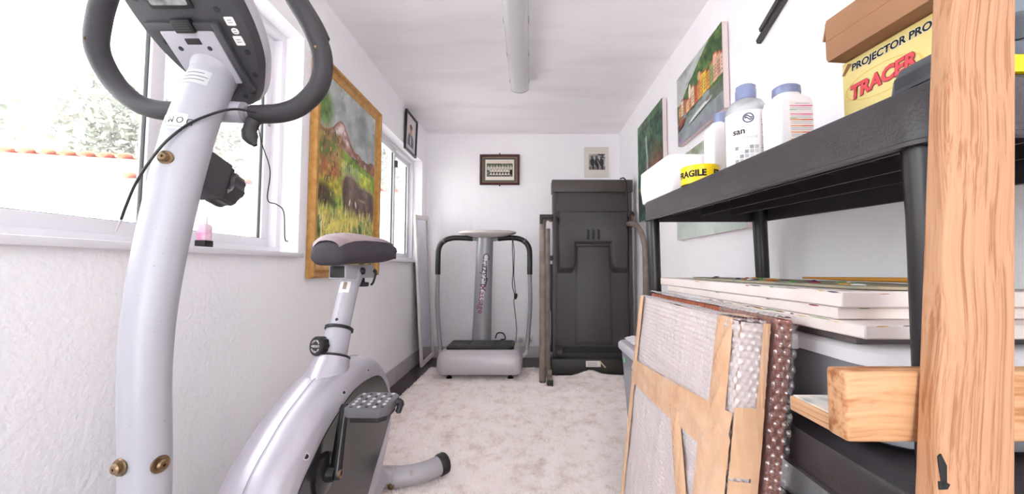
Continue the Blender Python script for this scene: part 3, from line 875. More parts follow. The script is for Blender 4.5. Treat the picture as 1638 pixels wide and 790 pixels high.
arc('THEN PULL', 0.0165, -math.pi / 2, False)
# --- saddle slider, knobs, saddle
slider = obj('saddle_slider', MB().box(XB - 0.027, XB + 0.027, 1.213, 1.435, 0.884, 0.930), M_greypaint, bike, bevel=0.004)
obj('slider_plug', MB().box(XB - 0.022, XB + 0.022, 1.208, 1.216, 0.889, 0.925), M_black, slider, bevel=0.003)
obj('post_bracket', MB().loft([sring(0.30, 0.030, 0.034, 16), sring(0.345, 0.030, 0.055, 16)]), M_greypaint, spost)
obj('side_knob', MB().lathe([(0.012, 0), (0.012, 0.004), (0.0105, 0.010), (0.0, 0.011)], (XB + 0.027, 1.325, 0.908), (1, 0, 0), 18), M_black, slider)
obj('clamp_knob', MB().lathe([(0.008, 0), (0.008, 0.014), (0.022, 0.016), (0.022, 0.027), (0.019, 0.030)], (XB + 0.01, 1.372, 0.884), (0, 0, -1), 20), M_black, slider)
obj('lever', MB().tube(smooth_path([(XB + 0.028, 1.425, 0.912), (XB + 0.034, 1.43, 0.90), (XB + 0.030, 1.42, 0.868), (XB + 0.026, 1.41, 0.858)], 3), [0.007] * 3 + [0.004] * 7, 10), M_black, slider)
sec = []
for y_, hw, zb, zt, cz in ((1.135, 0.026, 0.940, 0.972, 0), (1.142, 0.044, 0.934, 0.988, 0), (1.16, 0.056, 0.932, 1.003, 0), (1.20, 0.064, 0.935, 1.014, 0), (1.25, 0.082, 0.937, 1.020, 0), (1.30, 0.104, 0.939, 1.020, 0), (1.35, 0.120, 0.941, 1.018, 0), (1.39, 0.124, 0.943, 1.016, 0), (1.415, 0.116, 0.946, 1.008, 0), (1.43, 0.095, 0.955, 0.992, 0)):
    n_ = 32; rg = []
    for k in range(n_):
        t = 2 * math.pi * k / n_
        cx_ = math.copysign(abs(math.cos(t)) ** 0.55, math.cos(t)); sz_ = math.copysign(abs(math.sin(t)) ** 0.8, math.sin(t))
        wob = 1 + 0.03 * math.sin(7 * t + y_ * 40); zb2, zt2 = zb - 0.006, zt + 0.006
        rg.append((XB + cx_ * hw * wob, y_, (zb2 + zt2) / 2 + sz_ * (zt2 - zb2) / 2 - 0.010 * (cx_ ** 2) * (1 if sz_ > 0 else 0)))
    sec.append(rg)
sad = obj('saddle', MB().loft(sec), mat('dark_fabric', (58, 52, 60), 0.75, bump=0.25, bscale=45), bike, angle=70)
tops = [[(XB + (p[0] - XB) * 0.965, p[1], p[2] + 0.007) for p in rg[1:16]] for rg in sec[1:-1]]
vs_ = [p for r_ in tops for p in r_]; nn_ = 15
fs_ = [(i * nn_ + k, i * nn_ + k + 1, (i + 1) * nn_ + k + 1, (i + 1) * nn_ + k) for i in range(len(tops) - 1) for k in range(2, 12)]
obj('saddle_cover', MB().add(vs_, fs_), mat('dusty_pink_fabric', (168, 152, 154), 0.85, col2=(146, 130, 134), nscale=12, bump=0.2, bscale=60), sad, angle=180)
# --- cranks and pedals
AX = (1.000, 0.405)
cr = obj('crank_disc', MB().lathe([(0.050, 0), (0.050, 0.006), (0.044, 0.010), (0.020, 0.012), (0.018, 0.030), (0.0, 0.031)], (XB + HW + 0.003, *AX), (1, 0, 0), 36), mat('black_gloss_plastic', (24, 23, 25), 0.25), bike)
for s in (1, -1):
    e = Vector((0, 0.038, 0.147)) * s
    a0 = Vector((XB + s * (HW + 0.032), *AX)); a1 = a0 + e
    arm = MB().tube([a0 + (a1 - a0) * t for t in (-0.09, 0.0, 0.1, 0.9, 1.0, 1.07)], [0.012, 0.0165, 0.0155, 0.012, 0.0125, 0.008], 16, flat=0.6, side=(0, 1, 0) if False else None)
    ar = obj('crank_arm', arm, mat('black_steel', (22, 21, 23), 0.2, metal=0.4), bike)
    obj('axle_nut', MB().lathe([(0.011, 0), (0.011, 0.006), (0.006, 0.006), (0.006, 0.002)], a0 + Vector((s * 0.009, 0, 0)), (s, 0, 0), 14), M_brass, ar)
    pc = a1 + Vector((s * 0.070, 0.012, 0.004))
    ol = [(-0.056, -0.040), (-0.046, -0.050), (0.036, -0.052), (0.056, -0.036), (0.060, 0.030), (0.048, 0.048), (-0.022, 0.054), (-0.054, 0.040)]
    tl = 0.10
    pf = lambda a, b, t, pc=pc, s=s: (pc.x + a * s, pc.y + b * 1.05, pc.z + t + b * tl)
    pe = obj('pedal', MB().prism(ol, pf, -0.010, 0.012), mat('grey_pedal', (92, 90, 96), 0.4), bike, bevel=0.004)
    obj('pedal_underside', MB().prism([(a * 0.86, b * 0.82) for a, b in ol], pf, -0.026, -0.010), M_black, pe, bevel=0.003)
    obj('strap_lug', MB().tube(smooth_path([pf(0.052, 0.02, 0.002), pf(0.066, 0.02, -0.004), pf(0.066, 0.012, -0.016), pf(0.062, 0.010, -0.026)], 3), [0.010] * 5 + [0.008] * 4 + [0.003], 10), M_black, pe)
    for i in range(5):
        for j in range(6):
            if (i + j) % 2 == 0 and j not in (2,):
                obj('tread_hole', MB().prism([(-0.040 + i * 0.020 + 0.0042 * math.cos(t), -0.038 + j * 0.015 + 0.0036 * math.sin(t)) for t in [k * 0.785 for k in range(8)]], pf, 0.0121, 0.0127), M_gasket, pe)
            else:
                obj('tread_stud', MB().prism([(-0.040 + i * 0.020 + 0.005 * math.cos(t), -0.038 + j * 0.015 + 0.0042 * math.sin(t)) for t in [k * 0.785 for k in range(8)]], pf, 0.012, 0.0138), mat('light_pedal', (186, 184, 190), 0.4), pe)
# --- base frame and stabilisers
bf = MB().tube(smooth_path([(XB, 0.640, 0.14), (XB, 0.70, 0.095), (XB, 0.9, 0.085), (XB, 1.2, 0.085), (XB, 1.60, 0.075)], 5), 0.035, 16)
obj('base_beam', bf, M_greypaint, bike)
M_stab = mat('scuffed_grey_steel', (172, 168, 174), 0.45, col2=(150, 136, 128), nscale=22, ramp=(0.6, 0.75), metal=0.1)
stab = smooth_path([(XB - 0.25, 1.740, 0.064), (XB - 0.19, 1.695, 0.064), (XB - 0.10, 1.645, 0.064), (XB, 1.632, 0.064), (XB + 0.10, 1.645, 0.064), (XB + 0.17, 1.680, 0.066), (XB + 0.215, 1.722, 0.070)], 6)
rs = obj('rear_stabiliser', MB().tube(stab, 0.040, 24), M_stab, bike)
obj('stabiliser_bracket', MB().tube([(XB - 0.06, 1.635, 0.064), (XB + 0.055, 1.635, 0.064)], 0.0425, 20), M_stab, rs)
washer_bolt(XB + 0.045, 1.598, 0.048, (0.1, -1, -0.1), 0.9, rs)
for k in (0, -1):
    d = (stab[k] - stab[1 if k == 0 else -2]).normalized(); p = stab[k]
    obj('end_cap', MB().tube([p - d * 0.012, p - d * 0.006, p + d * 0.022, p + d * 0.028], [0.042, 0.045, 0.045, 0.040], 12), M_black, rs)
fs = smooth_path([(XB - 0.25, 0.60, 0.05), (XB, 0.66, 0.05), (XB + 0.25, 0.60, 0.05)], 6)
fo = obj('front_stabiliser', MB().tube(fs, 0.036, 18), M_stab, bike)

# =================================================================== VIBRATION PLATE
VX = -0.405
vp = thing('vibration_plate', 'silver vibration plate machine with handles and round head against end wall', 'fitness machine', (VX, 3.36, 0.0))
M_vsil = mat('satin_silver_plastic', (186, 181, 186), 0.38, metal=0.15)
M_vgrey = mat('satin_grey_column', (150, 150, 154), 0.35, metal=0.3)
def rr3(hx, hy, r, z, cy=3.36): return [(VX + a, cy + b, z) for a, b in rrect(hx, hy, r, 6)]
base = obj('base', MB().loft([rr3(0.325, 0.225, 0.05, 0.066), rr3(0.342, 0.240, 0.06, 0.076), rr3(0.345, 0.243, 0.06, 0.12), rr3(0.343, 0.241, 0.06, 0.185), rr3(0.328, 0.226, 0.06, 0.225), rr3(0.300, 0.20, 0.06, 0.252), rr3(0.27, 0.18, 0.05, 0.256)]), M_vsil, vp, angle=60)
for sx in (-0.25, 0.25):
    for sy in (-0.15, 0.15):
        obj('foot', MB().lathe([(0.024, 0.0), (0.024, 0.008), (0.012, 0.016), (0.012, 0.06)], (VX + sx, 3.36 + sy, 0.022), (0, 0, 1), 16), M_black, vp)
matp = obj('foot_mat', MB().loft([rr3(0.275, 0.145, 0.03, 0.250, 3.33), rr3(0.278, 0.148, 0.03, 0.268, 3.33), rr3(0.270, 0.140, 0.03, 0.280, 3.33)]), M_black, vp)
for i in range(6):
    for j in range(3):
        if i in (2, 3): continue
        obj('mat_tile', MB().box(VX - 0.255 + i * 0.087, VX - 0.178 + i * 0.087, 3.21 + j * 0.083, 3.285 + j * 0.083, 0.279, 0.2845), mat('rubber_tile', (34, 33, 35), 0.55), matp, bevel=0.003)
obj('mat_centre', MB().box(VX - 0.078, VX + 0.078, 3.21, 3.45, 0.279, 0.2835), mat('rubber_centre', (56, 54, 56), 0.5), matp, bevel=0.003)
CB, CT = Vector((-0.436, 3.56, 0.24)), Vector((-0.402, 3.50, 1.195))
def colr(t, rx, ry):
    c = CB.lerp(CT, t)
    return [(c.x + rx * math.cos(a), c.y + ry * math.sin(a), c.z) for a in [2 * math.pi * k / 32 for k in range(32)]]
col_o = obj('column', MB().loft([colr(0, 0.098, 0.07), colr(0.03, 0.088, 0.065), colr(0.3, 0.082, 0.06), colr(0.7, 0.077, 0.058), colr(1.0, 0.074, 0.056)]), M_vgrey, vp)
def on_col(t, a, off=0.001):
    c = CB.lerp(CT, t); rx = 0.084 - 0.010 * t + off; ry = 0.062 - 0.006 * t + off
    return Vector((c.x + rx * math.sin(a), c.y - ry * math.cos(a), c.z))
H_ = 0.955
lg = obj('logo_sticker', MB().grid(lambda q, w_: on_col(0.40 + 0.44 * w_, -0.20 + 0.42 * q + 0.42 * w_ - 0.1), 6, 12), mat('pale_sticker', (206, 202, 210), 0.45), col_o)
def vt(body, size, m_, t0, a0, bold=0.0004):
    # reads downwards
    return text('logo_print', body, size, m_, lg, lambda x, y, z: on_col(t0 - x / H_, a0 + y / 0.080 - 0.30 * (x / 0.4), 0.0022), extrude=0, bold=bold, shear=0.15, align='LEFT')
vt('CrazyFit', 0.088, mat('logo_black', (52, 46, 54), 0.5), 0.852, 0.30)
vt('Massage', 0.080, mat('logo_purple', (128, 58, 104), 0.5), 0.560, 0.04)
obj('logo_bar', MB().grid(lambda q, w_: on_col(0.55 + 0.17 * w_, 0.30 + 0.10 * q), 3, 6), M_ink, col_o)
hc = Vector((VX + 0.108, 3.46, 1.195))
hc = Vector((-0.376, 3.46, 1.190))
def hring(r_, z_): return [(hc.x + r_ * math.cos(t), hc.y + r_ * 0.62 * math.sin(t), hc.z + z_ + 0.03 * r_ * math.sin(t)) for t in [2 * math.pi * k / 44 for k in range(44)]]
hd = obj('head', MB().loft([hring(r_, z_) for r_, z_ in ((0.09, 0.0), (0.14, 0.004), (0.245, 0.030), (0.258, 0.040), (0.256, 0.050), (0.235, 0.056), (0.02, 0.058))]), mat('off_white_head', (206, 200, 198), 0.4), vp)
obj('control_panel', MB().loft([hring(0.215, 0.056), hring(0.210, 0.061), hring(0.01, 0.062)]), mat('tan_panel', (212, 184, 160), 0.5), hd)
for s in (-1, 1):
    x1 = VX + s * 0.407
    pth = smooth_path([(VX + s * 0.05 + 0.02, 3.50, 1.175), (VX + s * 0.18, 3.47, 1.185), (VX + s * 0.29, 3.45, 1.182), (VX + s * 0.365, 3.44, 1.150), (VX + s * 0.402, 3.44, 1.085), (x1, 3.44, 0.98), (x1, 3.44, 0.86), (x1 + s * 0.004, 3.45, 0.60), (x1 - s * 0.012, 3.46, 0.35), (x1 - s * 0.03, 3.45, 0.17)], 6)
    hr = obj('handrail', MB().tube(pth, 0.0185, 16), M_vgrey, vp)
    obj('foam_grip', MB().tube(pth[3:37], 0.0235, 16), M_black, hr)
    obj('grip_band', MB().tube(pth[17:19], 0.0265, 16), mat('grip_band_grey', (96, 94, 98), 0.4), hr)
    obj('mount', MB().tube([pth[-2], pth[-1], pth[-1] + Vector((-s * 0.03, 0, -0.02))], 0.024, 14), M_vsil, hr)
cordp = smooth_path([(-0.150, 3.40, 1.20), (-0.152, 3.42, 1.10), (-0.146, 3.46, 0.9), (-0.155, 3.50, 0.76), (-0.130, 3.52, 0.66), (-0.142, 3.53, 0.62), (-0.128, 3.55, 0.48), (-0.118, 3.56, 0.36), (-0.125, 3.58, 0.24)], 6)
co = obj('power_cord', MB().tube(cordp, 0.0035, 8), M_wire, vp)
obj('power_cord_loop', MB().tube(smooth_path([(-0.150, 3.40, 1.20), (-0.136, 3.42, 1.05), (-0.140, 3.47, 0.85), (-0.125, 3.52, 0.68)], 6), 0.0035, 8), M_wire, vp)
obj('plug', MB().lathe([(0.006, 0), (0.013, 0.012), (0.017, 0.04), (0.012, 0.052)], (-0.128, 3.515, 0.635), (0.1, 0, 1), 14), M_black, co)
obj('cord_coil', MB().tube(smooth_path([(VX + 0.10, 3.50, 0.29), (VX + 0.12, 3.50, 0.335), (VX + 0.17, 3.49, 0.335), (VX + 0.19, 3.48, 0.29), (VX + 0.15, 3.47, 0.285)], 5), 0.006, 8), M_wire, vp)
obj('yellow_tag', MB().obox((VX + 0.285, 3.42, 0.256), (1, 0, -0.4), (0, 1, 0), (0.4, 0, 1), 0.028, 0.008, 0.002), mat('yellow_tag_paint', (226, 188, 60), 0.6), vp)

# =================================================================== TREADMILL, folded up
td = thing('treadmill', 'dark grey folded treadmill standing upright in the far corner', 'treadmill', (0.55, 3.35, 0.0))
M_td = mat('charcoal_tray', (74, 71, 72), 0.5, bump=0.08, bscale=250)
M_td2 = mat('brown_black_bar', (76, 68, 66), 0.45)
M_rail = mat('taupe_steel_tube', (142, 128, 120), 0.4, col2=(122, 108, 100), nscale=12, metal=0.2)
yb = 3.40
deck = obj('deck', MB().box(0.205, 0.900, yb, yb + 0.11, 0.10, 1.60), M_td, td, bevel=0.008)
obj('top_roller_cover', MB().box(0.197, 0.910, yb - 0.025, yb + 0.125, 1.585, 1.695), M_td2, td, bevel=0.008)
for xa, xb_ in ((0.205, 0.235), (0.870, 0.900)):
    obj('side_rail', MB().box(xa, xb_, yb - 0.018, yb + 0.01, 0.16, 1.583), M_td2, deck, bevel=0.004)
# inverted U of raised plastic, central panel, slots
U = [(0.245, 1.42), (0.862, 1.42), (0.862, 0.88), (0.735, 0.88), (0.712, 0.93), (0.700, 1.125), (0.412, 1.125), (0.400, 0.93), (0.377, 0.88), (0.245, 0.88)]
mb = MB()
def dy(a, b, t): return (a, t, b)
big = [(0.245, 1.42), (0.862, 1.42), (0.862, 0.87), (0.738, 0.87), (0.700, 0.95), (0.700, 1.125), (0.412, 1.125), (0.412, 0.95), (0.374, 0.87), (0.245, 0.87)]
sml = [(0.262, 1.40), (0.845, 1.40), (0.845, 0.92), (0.738, 0.92), (0.722, 0.96), (0.722, 1.150), (0.390, 1.150), (0.390, 0.96), (0.374, 0.92), (0.262, 0.92)]
mb.loft([[dy(a, b, yb + 0.005) for a, b in big], [dy(a, b, yb - 0.065) for a, b in sml]])
obj('motor_hump', mb, M_td, deck, bevel=0.004, bseg=1)
for k in range(3):
    obj('vent_slot', MB().prism(rrect(0.011, 0.045, 0.0105, 5, 0.507 + k * 0.045, 1.205), dy, yb - 0.067, yb - 0.064), M_gasket, deck)
obj('centre_panel', MB().loft([[dy(a, b, yb + 0.004) for a, b in ((0.385, 0.245), (0.727, 0.245), (0.712, 1.115), (0.400, 1.115))], [dy(a, b, yb - 0.022) for a, b in ((0.412, 0.285), (0.700, 0.285), (0.690, 1.10), (0.422, 1.10))]]), M_td, deck, bevel=0.003, bseg=1)
obj('lower_recess', MB().box(0.27, 0.84, yb - 0.008, yb + 0.004, 0.185, 0.238), M_gasket, deck)
br = obj('base_bar', MB().box(0.190, 0.880, yb - 0.085, yb + 0.10, 0.022, 0.150), mat('olive_black_bar', (54, 53, 50), 0.5), td, bevel=0.006)
obj('rating_label', MB().box(0.475, 0.600, yb - 0.0865, yb - 0.085, 0.085, 0.135), M_paper, br)
for q in range(4):
    rule('label_print', 0.08, 0.003, mat('mid_grey_ink', (130, 130, 134), 0.6), br, plane_map((0.530, yb - 0.0869, 0.122 - q * 0.009), (1, 0, 0), (0, 0, 1)), 1)
obj('label_tail', MB().obox((0.617, yb - 0.086, 0.105), (0.7, 0, -0.75), (0, 1, 0), (0.75, 0, 0.7), 0.035, 0.0008, 0.006), mat('masking_tape', (214, 190, 148), 0.7), br)
for x_ in (0.255, 0.895 - 0.05):
    hk = obj('wheel_bracket', MB().box(x_ - 0.032, x_ + 0.032, yb - 0.06, yb, 0.15, 0.245), M_gasket, td, bevel=0.004)
    obj('wheel', MB().cyl((x_ - 0.02, yb - 0.062, 0.20), (x_ + 0.02, yb - 0.062, 0.20), 0.032, 18), mat('wheel_grey', (70, 66, 64), 0.5), hk)
for k, (x_, s) in enumerate(((0.262, -1), (0.885, 1))):
    cp = obj('pivot_bolt', MB().lathe([(0.030, 0), (0.030, 0.018), (0.014, 0.022), (0.014, 0.04)], (x_, yb - 0.02, 1.385), (0, -1, 0), 16), M_black, deck)
    obj('pivot_link', MB().tube([(x_ + 0.004, yb - 0.05, 1.375), (x_ + 0.008, yb - 0.05, 1.30), (x_ - 0.004, yb - 0.05, 1.25)], [0.012, 0.009, 0.005], 10), mat('rusty_link', (112, 86, 66), 0.6), cp)
ul = obj('upright', MB().tube(smooth_path([(0.103, 3.115, 0.02), (0.103, 3.10, 0.4), (0.104, 3.07, 1.10), (0.105, 3.075, 1.25), (0.120, 3.12, 1.315), (0.165, 3.27, 1.345), (0.185, 3.39, 1.345)], 6), 0.026, 18), M_rail, td)
obj('end_plug', MB().cyl((0.103, 3.117, 0.012), (0.103, 3.115, 0.03), 0.027, 16), M_black, ul)
obj('upright_inner', MB().tube([(0.148, 3.20, 0.05), (0.150, 3.18, 1.24)], 0.020, 14), M_rail, td)
obj('clamp', MB().obox((0.135, 3.05, 1.325), (1, 0, 0), (0, 1, 0), (0, 0, 1), 0.055, 0.02, 0.014), M_black, ul, bevel=0.006)
obj('clamp_side', MB().obox((0.092, 3.055, 1.302), (1, 0, 0), (0, 1, 0), (0, 0, 1), 0.012, 0.022, 0.035), M_black, ul, bevel=0.004)
obj('stay', MB().box(0.165, 0.200, 3.24, 3.40, 0.98, 1.02), M_black, ul, bevel=0.003)
ur = obj('upright', MB().tube(smooth_path([(0.905, 3.03, 0.02), (0.905, 3.03, 0.5), (0.905, 3.03, 1.02), (0.900, 3.04, 1.12), (0.890, 3.10, 1.215), (0.865, 3.20, 1.28), (0.85, 3.38, 1.30)], 6), 0.022, 16), M_rail, td)
obj('gas_strut', MB().tube([(0.187, 3.38, 0.20), (0.190, 3.38, 0.95)], 0.011, 10), M_black, td)
obj('strut_rod', MB().tube([(0.178, 3.375, 0.26), (0.180, 3.375, 0.55)], 0.006, 8), M_chrome, td)
ft = obj('foot_bar', MB().obox((0.157, 3.185, 0.055), (1, 0, 0), (0, 1, 0.05), (0, -0.05, 1), 0.021, 0.165, 0.018), M_rail, td, bevel=0.003)
obj('foot_cap', MB().box(0.133, 0.181, 3.006, 3.045, 0.012, 0.060), M_black, ft, bevel=0.003)
for q in (3.12, 3.26):
    obj('hinge_tab', MB().box(0.140, 0.176, q - 0.02, q + 0.02, 0.07, 0.115), M_rail, ft, bevel=0.003)
obj('cable', MB().tube(smooth_path([(0.795, yb - 0.03, 1.700), (0.83, yb - 0.03, 1.705), (0.852, yb - 0.03, 1.66), (0.855, yb - 0.025, 1.55), (0.858, yb - 0.022, 1.40)], 5), 0.006, 8), M_wire, td)

# =================================================================== LEANING MIRROR
mi = thing('leaning_mirror', 'tall white framed mirror leaning on the left wall below far window', 'mirror', (-1.02, 3.75, 0.0))
A, B = Vector((-1.008, 3.615, 0.002)), Vector((-0.985, 3.955, 0.002))
up = Vector((-1.055, 3.50, 1.40)) - Vector((-1.008, 3.615, 0.0)); Hm = up.length; up.normalize()
ac = (B - A).normalized(); ac = (ac - up * up.dot(ac)).normalized(); nm = ac.cross(up); Wm = 0.37
if nm.x < 0: nm = -nm
def mp_(a, b, t): return A + ac * a + up * b + nm * t
fr = MB(); fw = 0.042
for a0, a1, b0, b1 in ((0, fw, 0, Hm), (Wm - fw, Wm, 0, Hm), (fw, Wm - fw, 0, fw), (fw, Wm - fw, Hm - fw, Hm)):
    fr.prism([(a0, b0), (a1, b0), (a1, b1), (a0, b1)], mp_, 0.0, 0.020)
obj('mirror_frame', fr, mat('white_painted_wood', (236, 230, 228), 0.5), mi, bevel=0.002)
obj('mirror_glass', MB().prism([(fw, fw), (Wm - fw, fw), (Wm - fw, Hm - fw), (fw, Hm - fw)], mp_, 0.006, 0.010), mat('silvered_glass', (214, 214, 220), 0.04, metal=1.0), mi, smooth=False)

# =================================================================== PICTURES
def frame_bars(x0, x1, z0, z1, fw, fn, prof):
    """mitred picture frame; prof: (inset, proud) section, fn(a, b, t)"""
    mb = MB()
    secs = []
    for a, b, ia, ib in ((x0, z0, 1, 1), (x1, z0, -1, 1), (x1, z1, -1, -1), (x0, z1, 1, -1)):
        secs.append([fn(a + ia * i, b + ib * i, t) for i, t in prof])
    n = len(prof)
    vs = [p for s in secs for p in s]
    fs = [(s * n + k, s * n + (k + 1) % n, ((s + 1) % 4) * n + (k + 1) % n, ((s + 1) % 4) * n + k) for s in range(4) for k in range(n)]
    return mb.add(vs, fs)
M_gold = mat('gilt_wood', (208, 160, 94), 0.34, col2=(188, 138, 74), nscale=30, metal=0.55)
# --- elephant painting on the left wall
ep = thing('elephant_painting', 'large gilt framed painting of elephants on the left wall', 'painting', (XL, 2.29, 0.868))
lf = lambda a, b, t: Vector((XL + t, a, b))
y0, y1, z0, z1 = 1.868, 2.705, 0.868, 2.012
obj('gilt_frame', frame_bars(y0, y1, z0, z1, 0.07, lf, [(0.0, 0.002), (0.0, 0.026), (0.010, 0.036), (0.022, 0.034), (0.028, 0.026), (0.040, 0.030), (0.048, 0.022), (0.066, 0.016), (0.072, 0.010), (0.072, 0.002)]), M_gold, ep, angle=20)
P_ = Pic(210, 280, 0.73)
u, v = P_.u, P_.v
nz = P_.n(5, 3); n2 = P_.n(14, 8); n3 = fbm(u * 40, v * 12, 4)
P_.fill(u >= 0, (166, 172, 170))
P_.fill(np.clip(fbm(u * 5 + v * 4, v * 9 - u * 3, 11) * 2.2 - 0.7, 0, 1), (118, 126, 126))
P_.fill(np.clip(fbm(u * 6 + v * 5, v * 12 - u * 5, 12) * 3 - 1.8, 0, 1), (206, 208, 206))
hor = 0.80 - 0.20 * u + 0.03 * np.sin(u * 9)
mtn = 0.70 + 0.10 * np.exp(-((u - 0.33) / 0.13) ** 2) - 0.14 * np.clip(u - 0.4, 0, 1) + 0.05 * np.exp(-((u - 0.95) / 0.1) ** 2) + 0.02 * n2
P_.fill((v < mtn), (134, 96, 82), 0.35, 25)
P_.fill((v < mtn - 0.015) * np.clip(n2 * 4 - 1.7, 0, 1) * np.exp(-((v - mtn + 0.06) / 0.05) ** 2), (214, 206, 206))
P_.fill(np.exp(-((v - (0.735 - 0.24 * u)) / 0.018) ** 2) * np.clip(u * 4 - 0.9, 0, 1), (196, 196, 202))
P_.fill(v < 0.665 - 0.09 * u + 0.03 * nz, (126, 152, 66), 0.35, 18, 5)
P_.fill((v < 0.62 - 0.06 * u) * np.clip(nz * 5 - 2.1, 0, 1), (178, 190, 78), 0.3, 30)
P_.fill((v < 0.64) * np.clip(P_.n(9, 21) * 5 - 2.9, 0, 1), (78, 100, 52), 0.3, 30)
P_.fill(P_.ell(0.05, 0.82, 0.13, 0.09, 0, 0.4), (88, 116, 60), 0.4, 22)
P_.fill(P_.ell(0.08, 0.56, 0.26, 0.13, 20, 0.4), (138, 110, 68), 0.45, 14)
P_.fill(P_.ell(0.10, 0.62, 0.2, 0.04, 25, 0.5) * (n2 > 0.45), (92, 116, 58))
P_.fill(P_.ell(0.15, 0.47, 0.2, 0.08, 0, 0.5) * np.clip(n2 * 5 - 2, 0, 1), (170, 100, 66), 0.3, 20)
P_.fill(P_.ell(0.16, 0.42, 0.25, 0.05, 0, 0.5), (168, 160, 62), 0.4, 24)
P_.fill(P_.ell(0.05, 0.36, 0.17, 0.06, 0, 0.4), (66, 58, 44), 0.4, 20)
for k in range(10):
    P_.fill(np.exp(-((u - 0.36 - 0.035 * k - 0.01 * np.sin(v * 30)) / 0.004) ** 2) * (v > 0.5) * (v < 0.58 + 0.01 * (k % 3)), (206, 204, 190))
ele = (104, 88, 78)
for cu, cv, ru, rv in ((0.50, 0.455, 0.13, 0.075), (0.62, 0.40, 0.17, 0.10), (0.46, 0.40, 0.09, 0.10), (0.53, 0.33, 0.06, 0.08), (0.85, 0.40, 0.17, 0.085), (0.95, 0.36, 0.08, 0.10), (0.75, 0.33, 0.10, 0.075), (0.68, 0.32, 0.06, 0.07), (0.72, 0.42, 0.12, 0.06)):
    P_.fill(P_.ell(cu, cv, ru, rv), ele, 0.3, 12, 6)
for cu, cv, ru, rv, c in ((0.42, 0.42, 0.05, 0.075, (86, 72, 66)), (0.60, 0.44, 0.035, 0.06, (88, 74, 68)), (0.52, 0.36, 0.025, 0.09, (122, 104, 92)), (0.66, 0.33, 0.03, 0.05, (82, 68, 62)), (0.78, 0.345, 0.03, 0.05, (84, 70, 64)), (0.92, 0.40, 0.04, 0.06, (86, 72, 66)), (0.80, 0.45, 0.06, 0.02, (124, 106, 94))):
    P_.fill(P_.ell(cu, cv, ru, rv) * 0.8, c, 0.3, 25)
for cu, cv, ru, rv in ((0.50, 0.525, 0.10, 0.010), (0.84, 0.482, 0.15, 0.008), (0.745, 0.40, 0.07, 0.008)):
    P_.fill(P_.ell(cu, cv, ru, rv, 0, 0.5) * 0.7, (158, 138, 122), 0.2, 30)
for cu in (0.40, 0.57, 0.80, 0.885):
    P_.fill(P_.ell(cu, 0.30, 0.022, 0.07, 0, 0.3) * 0.7, (66, 56, 52))
for cu, cv, ro in ((0.495, 0.365, 70), (0.61, 0.365, 110), (0.90, 0.32, 65), (0.70, 0.30, 75)):
    P_.fill(P_.ell(cu, cv, 0.030, 0.007, ro, 0.3), (226, 220, 206))
gr = np.clip((0.33 - v + 0.06 * (n3 - 0.5) + 0.05 * (nz - 0.5)) * 14, 0, 1)
P_.fill(gr, (188, 178, 88), 0.3, 20)
P_.fill(gr * np.clip(n3 * 4 - 1.8, 0, 1), (206, 188, 110), 0.2, 30)
P_.fill(gr * np.clip(P_.n(7, 31) * 5 - 2.3, 0, 1), (70, 104, 66), 0.5, 20)
P_.fill(gr * np.clip(fbm(u * 60, v * 9, 41) * 5 - 3.0, 0, 1), (222, 206, 130))
P_.fill((v < 0.12) * np.clip(P_.n(8, 51) * 5 - 2.3, 0, 1), (96, 80, 50), 0.3, 20)
g_ = random.Random(3)
for k in range(170):                         # upright strokes of grass and leaf
    cu, cv = g_.random(), g_.uniform(0.0, 0.30); ln = g_.uniform(0.02, 0.07); sl = g_.uniform(-0.35, 0.35)
    col_ = g_.choice(((212, 200, 120), (196, 180, 86), (96, 128, 70), (58, 92, 60), (150, 160, 76), (226, 214, 150), (176, 130, 70)))
    P_.fill((np.abs(u - cu - sl * (v - cv)) < 0.007 * (1 - (v - cv) / ln)) * (v > cv) * (v < cv + ln), col_)
for k in range(60):
    cu, cv = g_.uniform(0, 0.34), g_.uniform(0.33, 0.70); ln = g_.uniform(0.015, 0.04); sl = g_.uniform(-0.6, 0.6)
    P_.fill((np.abs(u - cu - sl * (v - cv)) < 0.008) * (v > cv) * (v < cv + ln), g_.choice(((94, 124, 60), (150, 104, 66), (66, 88, 50), (176, 150, 76), (120, 70, 50))))
P_.c = np.clip(P_.c * 1.12 + 0.02, 0, 1)
P_.make('canvas', lambda a, b: (XL + 0.012, y0 + 0.07 + (y1 - y0 - 0.14) * a, z0 + 0.07 + (z1 - z0 - 0.14) * b), ep)

# --- portrait above the far window
pt = thing('portrait_photo', 'small black framed portrait photo above the far window', 'picture', (XL, 3.42, 1.94))
y0, y1, z0, z1 = 3.262, 3.578, 1.94, 2.285
lt = lambda a, b, t: Vector((XL + 0.004 + t + 0.03 * (b - 1.94), a, b))
obj('black_frame', frame_bars(y0, y1, z0, z1, 0.02, lt, [(0, 0.0), (0, 0.018), (0.018, 0.016), (0.018, 0.0)]), M_black, pt, smooth=False)
P_ = Pic(50, 60, 0.9); u, v = P_.u, P_.v
P_.fill(u >= 0, (206, 204, 208)); P_.fill(P_.rect(0.16, 0.84, 0.14, 0.9), (214, 206, 204))
P_.fill(P_.rect(0.16, 0.84, 0.14, 0.9) * P_.ell(0.5, 0.25, 0.3, 0.28), (92, 100, 116), 0.2); P_.fill(P_.ell(0.5, 0.30, 0.05, 0.14), (214, 200, 196))
P_.fill(P_.ell(0.5, 0.60, 0.13, 0.15), (196, 150, 126)); P_.fill(P_.ell(0.5, 0.71, 0.14, 0.07), (92, 76, 66))
P_.make('photograph', lambda a, b: (XL + 0.010 + 0.03 * (z0 + 0.018 + (z1 - z0 - 0.036) * b - 1.94), y0 + 0.018 + (y1 - y0 - 0.036) * a, z0 + 0.018 + (z1 - z0 - 0.036) * b), pt)
